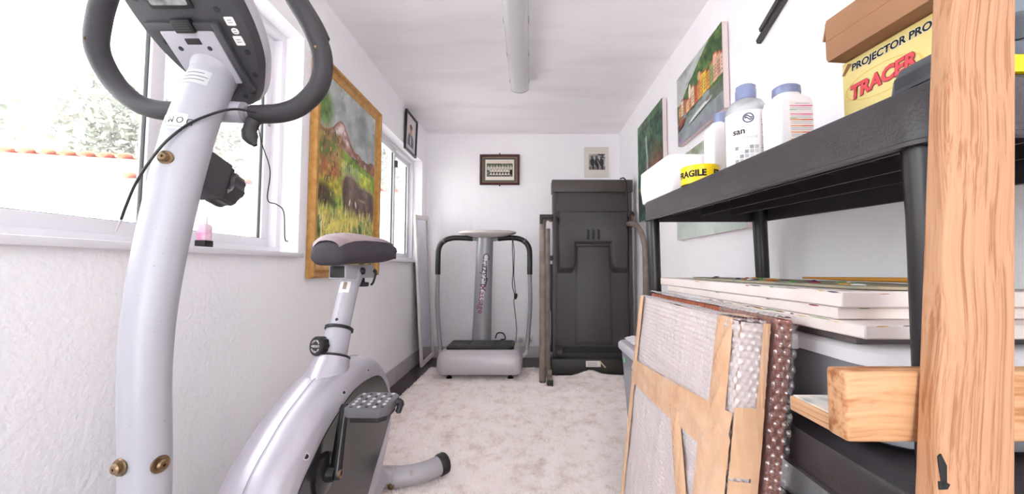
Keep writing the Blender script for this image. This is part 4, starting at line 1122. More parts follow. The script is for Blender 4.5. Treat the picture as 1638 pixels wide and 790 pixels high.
obj('backing', MB().prism([(y0 + 0.005, z0 + 0.005), (y1 - 0.005, z0 + 0.005), (y1 - 0.005, z1 - 0.005), (y0 + 0.005, z1 - 0.005)], lt, -0.002, 0.004), M_ink, pt, smooth=False)

# --- team photograph on the end wall
tm = thing('team_photo', 'dark red wooden frame with old team photograph on end wall', 'picture', (-0.312, YB, 1.78))
x0, x1, z0, z1 = -0.522, -0.104, 1.785, 2.108
bk = lambda a, b, t: Vector((a, YB - t, b))
obj('wooden_frame', frame_bars(x0, x1, z0, z1, 0.026, bk, [(0, 0.001), (0, 0.020), (0.006, 0.024), (0.020, 0.022), (0.026, 0.014), (0.026, 0.001)]), mat('dark_red_wood', (74, 32, 34), 0.35), tm, angle=20)
obj('gilt_slip', frame_bars(x0 + 0.0255, x1 - 0.0255, z0 + 0.0255, z1 - 0.0255, 0.01, bk, [(0, 0.002), (0, 0.013), (0.006, 0.010), (0.006, 0.002)]), mat('gilt_slip_paint', (168, 128, 92), 0.45), tm)
P_ = Pic(150, 110, 1.35); u, v = P_.u, P_.v
P_.fill(u >= 0, (92, 94, 88))
P_.fill(P_.rect(0.075, 0.925, 0.08, 0.91), (232, 224, 208))
ph = P_.rect(0.12, 0.885, 0.22, 0.76)
P_.fill(ph, (112, 116, 104), 0.35, 30)
P_.fill(ph * (v > 0.60) * (P_.n(16, 2) > 0.5), (84, 90, 78))
def fig(cu, cv, s, shirt, shorts):
    P_.fill(ph * P_.ell(cu, cv, 0.038 * s, 0.075 * s, 0, 0.3), shirt, 0.15, 60); P_.fill(ph * P_.ell(cu, cv + 0.095 * s, 0.016 * s, 0.03 * s, 0, 0.3), (186, 172, 156))
    if shorts: P_.fill(ph * P_.ell(cu, cv - 0.07 * s, 0.03 * s, 0.04 * s, 0, 0.3), shorts)
for k in range(9): fig(0.17 + k * 0.083, 0.56 + 0.02 * (k % 2), 1.0, (206, 198, 186), None)
for k in range(8): fig(0.21 + k * 0.085, 0.44, 1.0, (222, 214, 202), (44, 44, 42))
for k in range(7): fig(0.24 + k * 0.088, 0.31, 0.8, (226, 218, 206), (38, 38, 36))
P_.fill(ph * P_.rect(0.80, 0.87, 0.3, 0.5), (44, 44, 44)); P_.fill(ph * P_.rect(0.12, 0.21, 0.42, 0.47), (56, 54, 52))
P_.fill(ph * P_.rect(0.12, 0.885, 0.22, 0.26) * (P_.n(12, 5) > 0.5), (60, 58, 52))
P_.fill(P_.rect(0.2, 0.8, 0.815, 0.83) * (np.sin(u * 260) > 0), (150, 140, 128))
pw = lambda a, b: (x0 + 0.031 + (x1 - x0 - 0.062) * a, YB - 0.008, z0 + 0.031 + (z1 - z0 - 0.062) * b)
P_.make('photograph', pw, tm)
for b_, q in ((z1 + 0.002, 1), (z0 - 0.002, -1)):
    obj('hanger_tab', MB().obox((-0.313, YB - 0.010, b_ + q * 0.005), (1, 0, 0), (0, 1, 0), (0, 0, 1), 0.006, 0.003, 0.007), M_black, tm)

# --- small unframed black and white print
bw_ = thing('mounted_print', 'small black and white photo on cream mount above the treadmill', 'picture', (0.703, YB, 1.865))
obj('mount_board', MB().box(0.575, 0.832, YB - 0.012, YB - 0.001, 1.866, 2.188), mat('cream_mount', (222, 216, 206), 0.7), bw_, bevel=0.002)
P_ = Pic(60, 56, 1.0); u, v = P_.u, P_.v
P_.fill(u >= 0, (172, 168, 164), 0.3, 8); P_.fill(v < 0.2, (120, 118, 116), 0.2)
for cu, cv, s in ((0.22, 0.5, 1.0), (0.50, 0.48, 1.1), (0.78, 0.46, 1.0)):
    P_.fill(P_.ell(cu, cv, 0.13 * s, 0.25 * s), (52, 50, 52), 0.4, 12); P_.fill(P_.ell(cu - 0.02, cv + 0.30 * s, 0.07, 0.09), (88, 84, 84)); P_.fill(P_.ell(cu + 0.05, cv - 0.28, 0.05, 0.2), (40, 38, 40))
P_.fill(P_.rect(0.55, 1, 0.75, 1) * (P_.n(6, 3) > 0.45), (60, 58, 60)); P_.fill(P_.ell(0.62, 0.35, 0.03, 0.3, 20), (150, 146, 144))
P_.make('print', lambda a, b: (0.622 + 0.172 * a, YB - 0.0128, 1.945 + 0.168 * b), bw_)

# --- canvases on the right wall
rt = lambda a, b, t: Vector((XR - t, a, b))
def canvas(name, label, y_near, y_far, z0, z1, P_, d=0.03, tilt=0.0):
    o = thing(name, label, 'painting', (XR, (y_near + y_far) / 2, z0))
    tl = lambda a, b, t: rt(a, b + tilt * (a - y_near), t)
    obj('stretched_canvas', MB().prism([(y_near, z0), (y_far, z0), (y_far, z1), (y_near, z1)], tl, 0.006, d), mat('raw_canvas_edge', (222, 208, 206), 0.85), o, bevel=0.004)
    def fn(a, b):
        yy = y_far + (y_near - y_far) * a
        return XR - d - 0.0008, yy, z0 + (z1 - z0) * b + tilt * (yy - y_near)
    P_.make('painted_face', fn, o)
    return o
# waterfall in a green gorge
P_ = Pic(110, 130, 0.8); u, v = P_.u, P_.v
P_.fill(u >= 0, (56, 86, 66), 0.6, 12); P_.fill(np.clip(P_.n(10, 4) * 4 - 2.1, 0, 1), (96, 130, 96), 0.3, 20); P_.fill(np.clip(P_.n(14, 9) * 5 - 3.0, 0, 1), (36, 52, 48))
P_.fill((v < 0.55) * np.clip(P_.n(8, 14) * 5 - 2.0, 0, 1), (98, 74, 66), 0.4, 20); P_.fill(P_.ell(0.72, 0.42, 0.25, 0.22, 0, 0.5) * 0.8, (118, 78, 62), 0.5, 16)
P_.fill((u < 0.3) * (v < 0.5) * np.clip(P_.n(9, 44) * 5 - 2.4, 0, 1), (60, 110, 70), 0.4, 20)
P_.fill(np.exp(-((u - 0.40 - 0.02 * np.sin(v * 14)) / 0.035) ** 2) * (v > 0.22) * (v < 0.82) * 0.85, (196, 208, 206), 0.2, 40)
P_.fill((v < 0.2) * np.clip(P_.n(12, 24) * 5 - 1.8, 0, 1), (70, 88, 84), 0.5, 18); P_.fill((v > 0.93) * 0.5, (112, 138, 100), 0.4)
canvas('waterfall_canvas', 'unframed dark green waterfall painting beside the end wall', 2.60, 3.205, 1.295, 2.085, P_, 0.035)
# harbour town
P_ = Pic(170, 125, 1.38); u, v = P_.u, P_.v
P_.fill(u >= 0, (196, 200, 198), 0.12, 5); P_.fill((v > 0.75) * np.clip(P_.n(5, 4) * 4 - 1.8, 0, 1), (132, 142, 142))
hill = 0.58 + 0.42 * np.clip((u - 0.12) / 0.65, 0, 1) ** 0.8 + 0.05 * (P_.n(9, 2) - 0.5)
P_.fill((v < hill) & (v > 0.35), (64, 96, 52), 0.5, 18); P_.fill((v < hill) * np.clip(P_.n(12, 7) * 5 - 2.4, 0, 1), (104, 128, 66), 0.3, 20)
P_.fill((v < hill - 0.05) * np.clip(P_.n(10, 17) * 5 - 2.9, 0, 1), (38, 62, 40)); P_.fill(P_.ell(0.03, 0.48, 0.1, 0.08), (60, 100, 66), 0.4, 18)
hc_ = [(214, 156, 110), (226, 206, 176), (196, 110, 76), (228, 190, 140), (206, 134, 92), (222, 198, 170), (206, 92, 66), (216, 150, 84), (232, 174, 66), (224, 190, 72), (226, 150, 70), (150, 166, 110), (222, 178, 150), (206, 160, 136), (226, 196, 176)]
for k, c in enumerate(hc_):
    a0 = 0.04 + k * 0.066; top = 0.54 + 0.10 * math.sin(k * 1.7) * 0.5 + 0.011 * k; bot = 0.36 + 0.004 * k
    P_.fill(P_.rect(a0, a0 + 0.064, bot, top), c, 0.15, 30); P_.fill(P_.rect(a0, a0 + 0.066, top, top + 0.03), (172, 98, 70), 0.3, 30)
    for q in range(4):
        for s in (0.014, 0.040):
            P_.fill(P_.rect(a0 + s, a0 + s + 0.012, bot + 0.04 + q * 0.042, bot + 0.062 + q * 0.042), (112, 84, 72))
P_.fill(P_.ell(0.33, 0.62, 0.03, 0.10), (228, 214, 196)); P_.fill(P_.ell(0.55, 0.68, 0.035, 0.06), (216, 176, 130))
wt = v < 0.37 + 0.02 * np.sin(u * 12)
P_.fill(wt, (140, 152, 152), 0.2, 12); P_.fill(wt * (v > 0.28) * np.clip(P_.n(14, 3) * 4 - 1.6, 0, 1), (92, 96, 84)); P_.fill((u > 0.75) * wt * (v > 0.2), (96, 106, 92), 0.3, 14)
P_.fill((v < 0.13) * np.clip(1.2 - u, 0, 1) * np.clip(P_.n(8, 6) * 4 - 1.3, 0, 1), (150, 134, 160), 0.2)
P_.fill(P_.ell(0.55, 0.235, 0.24, 0.032, 6), (222, 224, 220)); P_.fill(P_.ell(0.55, 0.205, 0.24, 0.014, 6), (62, 64, 62)); P_.fill(P_.ell(0.72, 0.29, 0.05, 0.03), (130, 120, 110))
P_.fill(P_.ell(0.12, 0.28, 0.11, 0.05, 10), (136, 72, 56), 0.5, 20); P_.fill(P_.ell(0.10, 0.23, 0.09, 0.02, 10), (60, 44, 42)); P_.fill(P_.ell(0.06, 0.36, 0.06, 0.04), (150, 96, 70), 0.5)
canvas('harbour_canvas', 'unframed painting of a harbour town with orange houses', 1.778, 2.338, 1.668, 2.086, P_, 0.034, -0.02)
# pale lake landscape partly behind the shelf
P_ = Pic(70, 60, 1.5); u, v = P_.u, P_.v
P_.fill(u >= 0, (196, 206, 198), 0.1, 6); P_.fill((v > 0.72) * np.clip(P_.n(8, 5) * 4 - 1.5, 0, 1), (128, 146, 112), 0.4, 16); P_.fill((v > 0.9), (150, 160, 140), 0.4, 9); P_.fill((v < 0.3) * np.clip(P_.n(6, 8) * 4 - 1.9, 0, 1), (176, 190, 184))
canvas('lake_canvas', 'unframed pale grey green landscape painting hanging lowest, half behind the shelf', 1.62, 2.39, 1.088, 1.588, P_, 0.03)

# --- pair of dark bars on the right wall
wb = thing('wall_bars', 'pair of dark metal bars fixed high on the right wall', 'bars', (XR, 1.40, 1.83))
d_ = Vector((0, -0.93, 0.36)).normalized()
for k, (o_, L_) in enumerate(((Vector((XR - 0.012, 1.535, 1.838)), 0.40), (Vector((XR - 0.020, 1.49, 1.838)) + Vector((0, 0.36, 0.93)) * 0.030, 0.40))):
    obj('bar', MB().obox(o_ + d_ * L_ / 2, d_, (1, 0, 0), d_.cross(Vector((1, 0, 0))), L_ / 2, 0.008, 0.010), mat('dark_steel', (70, 68, 70), 0.4, metal=0.3), wb, bevel=0.002)

# =================================================================== BLACK SHELVING UNIT
SX0, SX1, SY0, SY1 = 0.435, 0.890, 0.408, 1.465
unit = thing('shelving_unit', 'black plastic shelving unit along the right wall', 'shelf', (0.66, 0.94, 0.0))
# top shelf is a little out of level: far end higher, and set slightly askew
def tilt_top(x, y, z):
    return (x - 0.022 * (y - 0.94), y, z + 0.0285 * (y - 0.94))
def level(x, y, z):
    return (x, y, z)
def shelf(z1, hgt, fn):
    cx, cy = (SX0 + SX1) / 2, (SY0 + SY1) / 2; hx, hy = (SX1 - SX0) / 2, (SY1 - SY0) / 2
    z0 = z1 - hgt
    R = lambda ins, z: [fn(cx + a, cy + b, z) for a, b in rrect(hx - ins, hy - ins, 0.05 - min(ins, 0.03), 7)]
    # outer skirt, lip at the lower edge, and the deck: one tray open below
    sk = MB().loft([R(0.012, z0), R(0.0, z0), R(0.0, z0 + 0.005), R(0.004, z0 + 0.007), R(0.004, z1 - 0.006), R(0.008, z1), R(0.012, z1 - 0.0005), R(0.012, z1 - 0.006)], cap=False)
    sk.add(R(0.012, z1 - 0.006), [tuple(range(32))])
    sk.loft([R(0.012, z0), R(0.013, z1 - 0.006)], cap=False)
    s = obj('shelf', sk, M_blackshelf, unit, angle=50)
    k = 0
    for i in range(1, 8):
        x_ = SX0 + (SX1 - SX0) * i / 8
        dpt = 0.046 if i in (2, 4, 6) else 0.026
        b = MB().add([fn(*p) for p in [(x_ - 0.003, SY0 + 0.014, z1 - dpt), (x_ + 0.003, SY0 + 0.014, z1 - dpt), (x_ + 0.003, SY1 - 0.014, z1 - dpt), (x_ - 0.003, SY1 - 0.014, z1 - dpt), (x_ - 0.003, SY0 + 0.014, z1 - 0.007), (x_ + 0.003, SY0 + 0.014, z1 - 0.007), (x_ + 0.003, SY1 - 0.014, z1 - 0.007), (x_ - 0.003, SY1 - 0.014, z1 - 0.007)]],
                     [(3, 2, 1, 0), (4, 5, 6, 7), (0, 1, 5, 4), (1, 2, 6, 5), (2, 3, 7, 6), (3, 0, 4, 7)])
        obj('long_rib', b, M_blackshelf, s, bevel=0.001, bseg=1)
    for j in range(1, 10):
        y_ = SY0 + (SY1 - SY0) * j / 10
        b = MB().add([fn(*p) for p in [(SX0 + 0.014, y_ - 0.002, z1 - 0.022), (SX1 - 0.014, y_ - 0.002, z1 - 0.022), (SX1 - 0.014, y_ + 0.002, z1 - 0.022), (SX0 + 0.014, y_ + 0.002, z1 - 0.022), (SX0 + 0.014, y_ - 0.002, z1 - 0.007), (SX1 - 0.014, y_ - 0.002, z1 - 0.007), (SX1 - 0.014, y_ + 0.002, z1 - 0.007), (SX0 + 0.014, y_ + 0.002, z1 - 0.007)]],
                     [(3, 2, 1, 0), (4, 5, 6, 7), (0, 1, 5, 4), (1, 2, 6, 5), (2, 3, 7, 6), (3, 0, 4, 7)])
        obj('cross_rib', b, M_blackshelf, s, smooth=False)
    return s
ZT = 1.1475
shelf(ZT, 0.070, tilt_top)
shelf(0.655, 0.062, level)
shelf(0.16, 0.062, level)
M_leg = mat('black_tube_leg', (38, 36, 40), 0.3)
for lx_, ly_, r0, r1 in ((0.464, 1.425, 0.0235, 0.0235), (0.860, 1.425, 0.0235, 0.0235), (0.474, 0.460, 0.028, 0.024), (0.856, 0.460, 0.028, 0.024)):
    zt = tilt_top(lx_, ly_, ZT)[2] - 0.008; xt = tilt_top(lx_, ly_, ZT)[0]
    for za, zb in ((0.0, 0.100), (0.150, 0.600), (0.648, zt)):
        if za == 0.0:
            obj('leg', MB().tube([(lx_, ly_, 0.02), (lx_, ly_, zb)], r1, 20), M_leg, unit)
        else:
            x2 = xt if za > 0.6 else lx_
            obj('leg', MB().tube([(lx_, ly_, za), (lx_ + (x2 - lx_) * 0.7, ly_, za + (zb - za) * 0.7), (x2, ly_, zb)], [r1 * 0.9, r1, r0 * 1.06], 20), M_leg, unit)
def top_z(y): return tilt_top(0, y, ZT)[2] + 0.001

# --- on the top shelf
fb = thing('foam_box', 'white polystyrene box overhanging far end of top shelf', 'box', (0.58, 1.38, 1.165))
zf = lambda y: 0.0285 * (y - 1.225)
def fq(ins, z, r=0.02): return [(0.588 + a, 1.385 + b, 1.1575 + z + zf(1.385 + b)) for a, b in rrect(0.146 - ins, 0.160 - ins, r, 4)]
obj('foam_body', MB().loft([fq(0.012, 0.0), fq(0.006, 0.004), fq(0.0, 0.06), fq(0.002, 0.122), fq(0.008, 0.128)]), mat('polystyrene', (242, 240, 243), 0.8, bump=0.15, bscale=220), fb, angle=50)

tr_c = Vector((0.487, 1.095, top_z(1.095)))
tr = thing('tape_roll', 'roll of yellow warning tape lettered FRAGILE on top shelf', 'tape', tuple(tr_c))
M_ytape = mat('yellow_tape', (248, 214, 10), 0.3)
obj('tape', MB().loft([[(tr_c.x + r_ * math.cos(t), tr_c.y + r_ * math.sin(t), tr_c.z + z_) for t in [2 * math.pi * k / 40 for k in range(40)]] for r_, z_ in ((0.040, 0.001), (0.0515, 0.001), (0.052, 0.003), (0.052, 0.049), (0.0515, 0.051), (0.040, 0.051), (0.040, 0.001))], cap=False), M_ytape, tr)
obj('core', MB().loft([[(tr_c.x + r_ * math.cos(t), tr_c.y + r_ * math.sin(t), tr_c.z + z_) for t in [2 * math.pi * k / 40 for k in range(40)]] for r_, z_ in ((0.0370, 0.001), (0.0398, 0.001), (0.0398, 0.0505), (0.0370, 0.0505), (0.0370, 0.001))], cap=False), mat('cardboard_core', (186, 150, 112), 0.8), tr)
for k in range(3):
    text('tape_print', 'FRAGILE', 0.024, M_ink, tr, lambda x, y, z, k=k: (tr_c.x + 0.0524 * math.sin(x / 0.0524 - 0.95 + k * 2.1), tr_c.y - 0.0524 * math.cos(x / 0.0524 - 0.95 + k * 2.1), tr_c.z + 0.026 + y), extrude=0, bold=0.0012)

M_cap = mat('blue_grey_cap', (128, 138, 172), 0.3)
def rounded(cx, cy, hx, hy, r, z, n=8): return [(cx + a, cy + b, z) for a, b in rrect(hx, hy, min(r, hx * 0.999, hy * 0.999), n)]
# clear round bottle
bx_, by_ = 0.541, 0.95; bz_ = top_z(by_)
b1 = thing('clear_bottle', 'clear round bottle with white label and blue grey flip cap', 'bottle', (bx_, by_, bz_))
obj('bottle_body', MB().lathe([(0.0, 0.001), (0.044, 0.001), (0.048, 0.006), (0.048, 0.150), (0.045, 0.165), (0.036, 0.180), (0.024, 0.187), (0.021, 0.190), (0.021, 0.196)], (bx_, by_, bz_), (0, 0, 1), 40), film_mat('bottle_plastic', (214, 218, 220), 0.45, gloss=0.10), b1)
obj('liquid', MB().lathe([(0.0, 0.004), (0.042, 0.004), (0.045, 0.010), (0.045, 0.150), (0.042, 0.16), (0.0, 0.16)], (bx_, by_, bz_), (0, 0, 1), 32), mat('pale_liquid', (222, 224, 228), 0.2), b1)
obj('cap', MB().lathe([(0.0235, 0), (0.0235, 0.024), (0.0225, 0.026), (0.0225, 0.034), (0.018, 0.037), (0.0, 0.037)], (bx_, by_, bz_ + 0.188), (0.03, 0, 1), 32), M_cap, b1, angle=30)
def on_b(a, z, off=0.0006): return Vector((bx_ + (0.048 + off) * math.sin(a), by_ - (0.048 + off) * math.cos(a), bz_ + z))
# the label's front faces left of the viewer
lb = obj('label', MB().grid(lambda q, w_: on_b(-1.75 + 3.1 * q, 0.006 + 0.142 * w_), 24, 4), M_paper, b1)
M_navy = mat('navy_print', (58, 60, 96), 0.6); M_lg = mat('light_print', (178, 176, 184), 0.6)
em = obj('emblem', MB().loft([[on_b(-0.42 + r_ * math.cos(t) / 0.048, 0.128 + r_ * math.sin(t), 0.0012) for t in [2 * math.pi * k / 24 for k in range(24)]] for r_ in (0.0095, 0.0120)], cap=False), M_navy, lb)
for q, w_ in ((0.128, 0.3), (0.133, -0.3)):
    obj('emblem_wave', MB().grid(lambda a, b, q=q, w_=w_: on_b(-0.42 + (a - 0.5) * 0.34, q - 0.003 + 0.003 * b + 0.003 * math.sin(a * 6 + w_), 0.0012), 8, 1), M_navy, em)
text('brand_print', 'san', 0.021, M_ink, lb, lambda x, y, z: on_b(-0.85 + x / 0.048, 0.098 + y, 0.0014), extrude=0, bold=0.0004)
text('sub_print', 'natural', 0.011, M_lg, lb, lambda x, y, z: on_b(-0.35 + x / 0.048, 0.082 + y, 0.0014), extrude=0)
for k in range(16):
    hgt = 0.135 - k * 0.0062
    rule('small_print', random.uniform(0.026, 0.042), 0.0022, M_navy if k % 5 == 4 else M_lg, lb, lambda x, y, z, hgt=hgt: on_b(0.55 + x / 0.048, hgt + y, 0.0014))
M_sq = [mat('grey_square_%s' % n_, c, 0.6) for n_, c in (('dark', (150, 150, 152)), ('mid', (182, 182, 184)), ('pale', (208, 208, 210)))]
for i in range(5):
    for j in range(4):
        if (i * 3 + j * 2) % 5 < 4:
            obj('printed_square', MB().grid(lambda a, b, i=i, j=j: on_b(-1.05 + i * 0.22 + a * 0.17, 0.022 + j * 0.0105 + b * 0.0085, 0.0012), 2, 1), M_sq[(i + j * 2) % 3], lb)
# white bottle with coloured bars
cx_, cy_ = 0.584, 0.862; cz_ = top_z(cy_)
b2 = thing('white_bottle', 'white square shouldered bottle with pink and orange printed back label', 'bottle', (cx_, cy_, cz_))
obj('bottle_body', MB().loft([rounded(cx_, cy_, 0.046, 0.030, 0.016, cz_ + 0.001), rounded(cx_, cy_, 0.049, 0.033, 0.018, cz_ + 0.006), rounded(cx_, cy_, 0.050, 0.034, 0.018, cz_ + 0.155), rounded(cx_, cy_, 0.046, 0.031, 0.018, cz_ + 0.172), rounded(cx_, cy_, 0.036, 0.028, 0.018, cz_ + 0.178), rounded(cx_, cy_, 0.028, 0.026, 0.02, cz_ + 0.181), rounded(cx_, cy_, 0.027, 0.025, 0.02, cz_ + 0.190)]), M_white, b2, angle=50)
obj('cap', MB().loft([rounded(cx_, cy_, 0.031, 0.027, 0.026, cz_ + 0.188), rounded(cx_, cy_, 0.032, 0.028, 0.027, cz_ + 0.192), rounded(cx_, cy_, 0.031, 0.027, 0.026, cz_ + 0.207), rounded(cx_, cy_, 0.026, 0.023, 0.022, cz_ + 0.211)]), M_cap, b2, angle=40)
lab = obj('label', MB().box(cx_ - 0.018, cx_ + 0.040, cy_ - 0.0350, cy_ - 0.0340, cz_ + 0.02, cz_ + 0.158), M_paper, b2)
yl = cy_ - 0.0353
for k, (zz, c1, c2) in enumerate(((0.146, (244, 110, 170), (232, 60, 150)), (0.124, (244, 110, 170), (232, 60, 150)), (0.110, (246, 150, 70), (236, 84, 62)), (0.094, (246, 150, 70), (236, 84, 62)), (0.078, (246, 150, 70), (236, 84, 62)), (0.060, (246, 150, 70), (236, 84, 62)))):
    obj('colour_bar', MB().box(cx_ - 0.016, cx_ + 0.014, yl - 0.0003, yl + 0.0002, cz_ + zz, cz_ + zz + 0.0022), mat('bar_a_%d' % (k > 1), c1, 0.6), lab)
    obj('colour_bar', MB().box(cx_ + 0.012, cx_ + 0.039, yl - 0.0004, yl + 0.0002, cz_ + zz, cz_ + zz + 0.0022), mat('bar_b_%d' % (k > 1), c2, 0.6), lab)
    if k < 2: obj('colour_bar', MB().box(cx_ - 0.017, cx_ - 0.001, yl - 0.0003, yl + 0.0002, cz_ + zz - 0.010, cz_ + zz - 0.0085), mat('bar_green', (122, 190, 96), 0.6), lab)
    for j in range(2):
        rule('small_print', 0.050, 0.0013, M_lg, lab, plane_map((cx_ + 0.011, yl, cz_ + zz - 0.004 - j * 0.0044), (1, 0, 0), (0, 0, 1)), 1)
rule('small_print', 0.036, 0.0018, M_lg, lab, plane_map((cx_ + 0.014, yl, cz_ + 0.153), (1, 0, 0), (0, 0, 1)), 1)
b2.scale = (0.90, 0.90, 0.87)
# white bottle behind
dx_, dy_ = 0.583, 1.165; dz_ = top_z(dy_)
b3 = thing('slim_white_bottle', 'slim plain white bottle behind the clear bottle', 'bottle', (dx_, dy_, dz_))
obj('bottle_body', MB().loft([rounded(dx_, dy_, 0.036, 0.024, 0.012, dz_ + 0.001), rounded(dx_, dy_, 0.038, 0.026, 0.014, dz_ + 0.006), rounded(dx_, dy_, 0.038, 0.026, 0.014, dz_ + 0.150), rounded(dx_, dy_, 0.034, 0.024, 0.014, dz_ + 0.162), rounded(dx_, dy_, 0.022, 0.020, 0.014, dz_ + 0.170), rounded(dx_, dy_, 0.020, 0.019, 0.014, dz_ + 0.176)]), M_white, b3, angle=50)
obj('cap', MB().lathe([(0.021, 0), (0.022, 0.003), (0.021, 0.026), (0.017, 0.030), (0.0, 0.030)], (dx_ + 0.006, dy_, dz_ + 0.174), (0, 0, 1), 24), M_cap, b3)
b3.scale = (1.12, 1.12, 1.16)
# coil of ribbed black hose
hz = thing('black_hose', 'ribbed black hose coiled behind the white bottles', 'hose', (0.70, 1.13, top_z(1.12)))
pts = []
for k in range(46):
    t = k / 45 * 2 * math.pi * 1.15
    pts.append((0.715 + 0.068 * math.cos(t), 1.10 + 0.02 * math.sin(t * 0.5), top_z(1.13) + 0.082 + 0.068 * math.sin(t)))
obj('hose', MB().tube(pts, [0.011 if k % 2 else 0.0135 for k in range(46)], 12), mat('black_rubber', (30, 30, 32), 0.35), hz)

# --- projector carton, cardboard box on it, dark projector in front
pa = Vector((0.702, 0.848, 0)); pb = Vector((0.731, 0.545, 0)); pd = (pb - pa).normalized(); pn = Vector((-pd.y, pd.x, 0))
if pn.x < 0: pn = -pn
pz = top_z(0.545) + 0.006; PH = 1.374 - pz
car = thing('projector_carton', 'yellow printed carton lettered PROJECTOR and TRACER on top shelf', 'box', (0.78, 0.70, pz))
PLn = (pb - pa).length
pm = lambda a, b, t: pa + pd * a + pn * t + Vector((0, 0, pz + b))
obj('carton', MB().prism([(0, 0), (PLn, 0), (PLn, PH), (0, PH)], pm, 0.0, 0.15), mat('yellow_carton', (232, 216, 146), 0.6, col2=(224, 202, 124), nscale=7), car, bevel=0.002)
wr = lambda a, b: (lambda x, y, z: pm(a + x, b + y, -0.0008 - z))
M_out = mat('white_outline', (246, 242, 226), 0.6); M_red = mat('red_print', (222, 74, 84), 0.5); M_dred = mat('dark_red_print', (130, 34, 40), 0.5)
text('carton_print', 'PROJECTOR', 0.0205, M_out, car, wr(0.079, PH - 0.020), extrude=0, bold=0.0016, shear=0.1)
text('carton_print', 'PROJECTOR', 0.0205, M_ink, car, lambda x, y, z: pm(0.079 + x, PH - 0.020 + y, -0.0014), extrude=0, bold=0.0007, shear=0.1)
text('carton_print', 'PROYECTOR', 0.0205, M_out, car, wr(0.199, PH - 0.020), extrude=0, bold=0.0016, shear=0.1)
text('carton_print', 'PROYECTOR', 0.0205, M_ink, car, lambda x, y, z: pm(0.199 + x, PH - 0.020 + y, -0.0014), extrude=0, bold=0.0007, shear=0.1)
ovc = (0.084, PH - 0.072)
obj('logo_oval', MB().loft([[pm(ovc[0] + r_ * 0.078 * math.cos(t), ovc[1] + r_ * 0.031 * math.sin(t), -0.0006) for t in [2 * math.pi * k / 40 for k in range(40)]] for r_ in (0.95, 1.0)], cap=False), mat('oval_tan', (226, 192, 104), 0.6), car)
text('carton_print', 'TRACER', 0.039, M_dred, car, lambda x, y, z: pm(ovc[0] + 0.0 + x * 0.92, ovc[1] + y * (1 + 2.0 * max(0, -x - 0.03)) + 0.07 * x, -0.0012), extrude=0, bold=0.0026, shear=0.12)
text('carton_print', 'TRACER', 0.039, M_red, car, lambda x, y, z: pm(ovc[0] + 0.0 + x * 0.92, ovc[1] + y * (1 + 2.0 * max(0, -x - 0.03)) + 0.07 * x, -0.0018), extrude=0, bold=0.0016, shear=0.12)
text('carton_print', 'The fast and easy way to', 0.0105, M_out, car, lambda x, y, z: pm(0.075 + x, PH - 0.122 + y, -0.0012), extrude=0, bold=0.0006, shear=0.2)
obj('printed_projector', MB().prism([(0.150, 0.0), (0.150, 0.050), (0.165, 0.085), (0.185, 0.105), (0.22, 0.125), (0.27, 0.138), (PLn - 0.005, 0.140), (PLn - 0.005, 0.0)], lambda a, b, t: pm(a, b + 0.045, t), -0.0010, -0.0004), mat('printed_blue_grey', (138, 146, 158), 0.6), car)
cbx = thing('cardboard_box', 'brown cardboard box lying on the yellow carton', 'box', (0.78, 0.66, 1.375))
qa = Vector((0.664, 0.842, 0)); qd = (Vector((0.700, 0.48, 0)) - qa).normalized(); qn = Vector((-qd.y, qd.x, 0))
if qn.x < 0: qn = -qn
M_card = mat('brown_cardboard', (172, 128, 96), 0.8, col2=(162, 118, 86), nscale=6)
qm = lambda a, b, t: qa + qd * a + qn * t + Vector((0, 0, 1.3765 + b))
obj('carton', MB().prism([(0, 0.0), (0.36, 0.0), (0.36, 0.088), (0, 0.096)], qm, 0.0, 0.17), M_card, cbx, bevel=0.003)
obj('flap', MB().prism([(-0.0035, 0.008), (0.0, 0.004), (0.0, 0.092), (-0.0035, 0.09)], qm, 0.002, 0.165), M_card, cbx)
obj('flap', MB().loft([[qm(-0.003, 0.095, t_), qm(0.001, 0.092, t_), qm(-0.010, 0.055, t_), qm(-0.014, 0.056, t_)] for t_ in (0.004, 0.060)]), M_card, cbx)
obj('fold_line', MB().prism([(0.003, 0.046), (0.357, 0.044), (0.357, 0.0455), (0.003, 0.0475)], qm, -0.0006, 0.001), mat('cardboard_crease', (168, 120, 84), 0.8), cbx)
obj('flap', MB().loft([[qm(0.02, -0.012, 0.030), qm(0.001, -0.030, 0.034), qm(0.004, -0.031, 0.038), qm(0.022, -0.012, 0.036)], [qm(0.02, -0.012, 0.037), qm(0.001, -0.030, 0.041), qm(0.004, -0.031, 0.045), qm(0.022, -0.012, 0.043)]]), M_card, cbx)

prj = thing('projector', 'dark grey plastic projector lying in front of yellow carton', 'projector', (0.61, 0.52, top_z(0.52)))
zz = top_z(0.60)
M_prj = mat('slate_plastic', (70, 74, 82), 0.32)
def prr(ins, z): return [(0.622 + a, 0.511 + b, z - 0.0285 * (0.09 - b * 1) * 0 ) for a, b in rrect(0.066 - ins, 0.086 - ins, 0.02, 5)]
obj('lower_case', MB().loft([prr(0.008, zz - 0.004 + 0.004), prr(0.0, zz + 0.010), prr(0.001, zz + 0.042)]), M_prj, prj)
obj('seam', MB().loft([prr(0.003, zz + 0.042), prr(0.003, zz + 0.044)]), M_gasket, prj)
uc = obj('upper_case', MB().loft([prr(0.001, zz + 0.044), prr(0.003, zz + 0.066), prr(0.008, zz + 0.080), prr(0.018, zz + 0.086)]), M_prj, prj, angle=50)
obj('inset_panel', MB().obox((0.5585, 0.545, zz + 0.058), (0, 1, 0), (1, 0, 0), (0, 0, 1), 0.034, 0.001, 0.009), mat('slate_dark', (56, 60, 66), 0.3), uc, bevel=0.002)
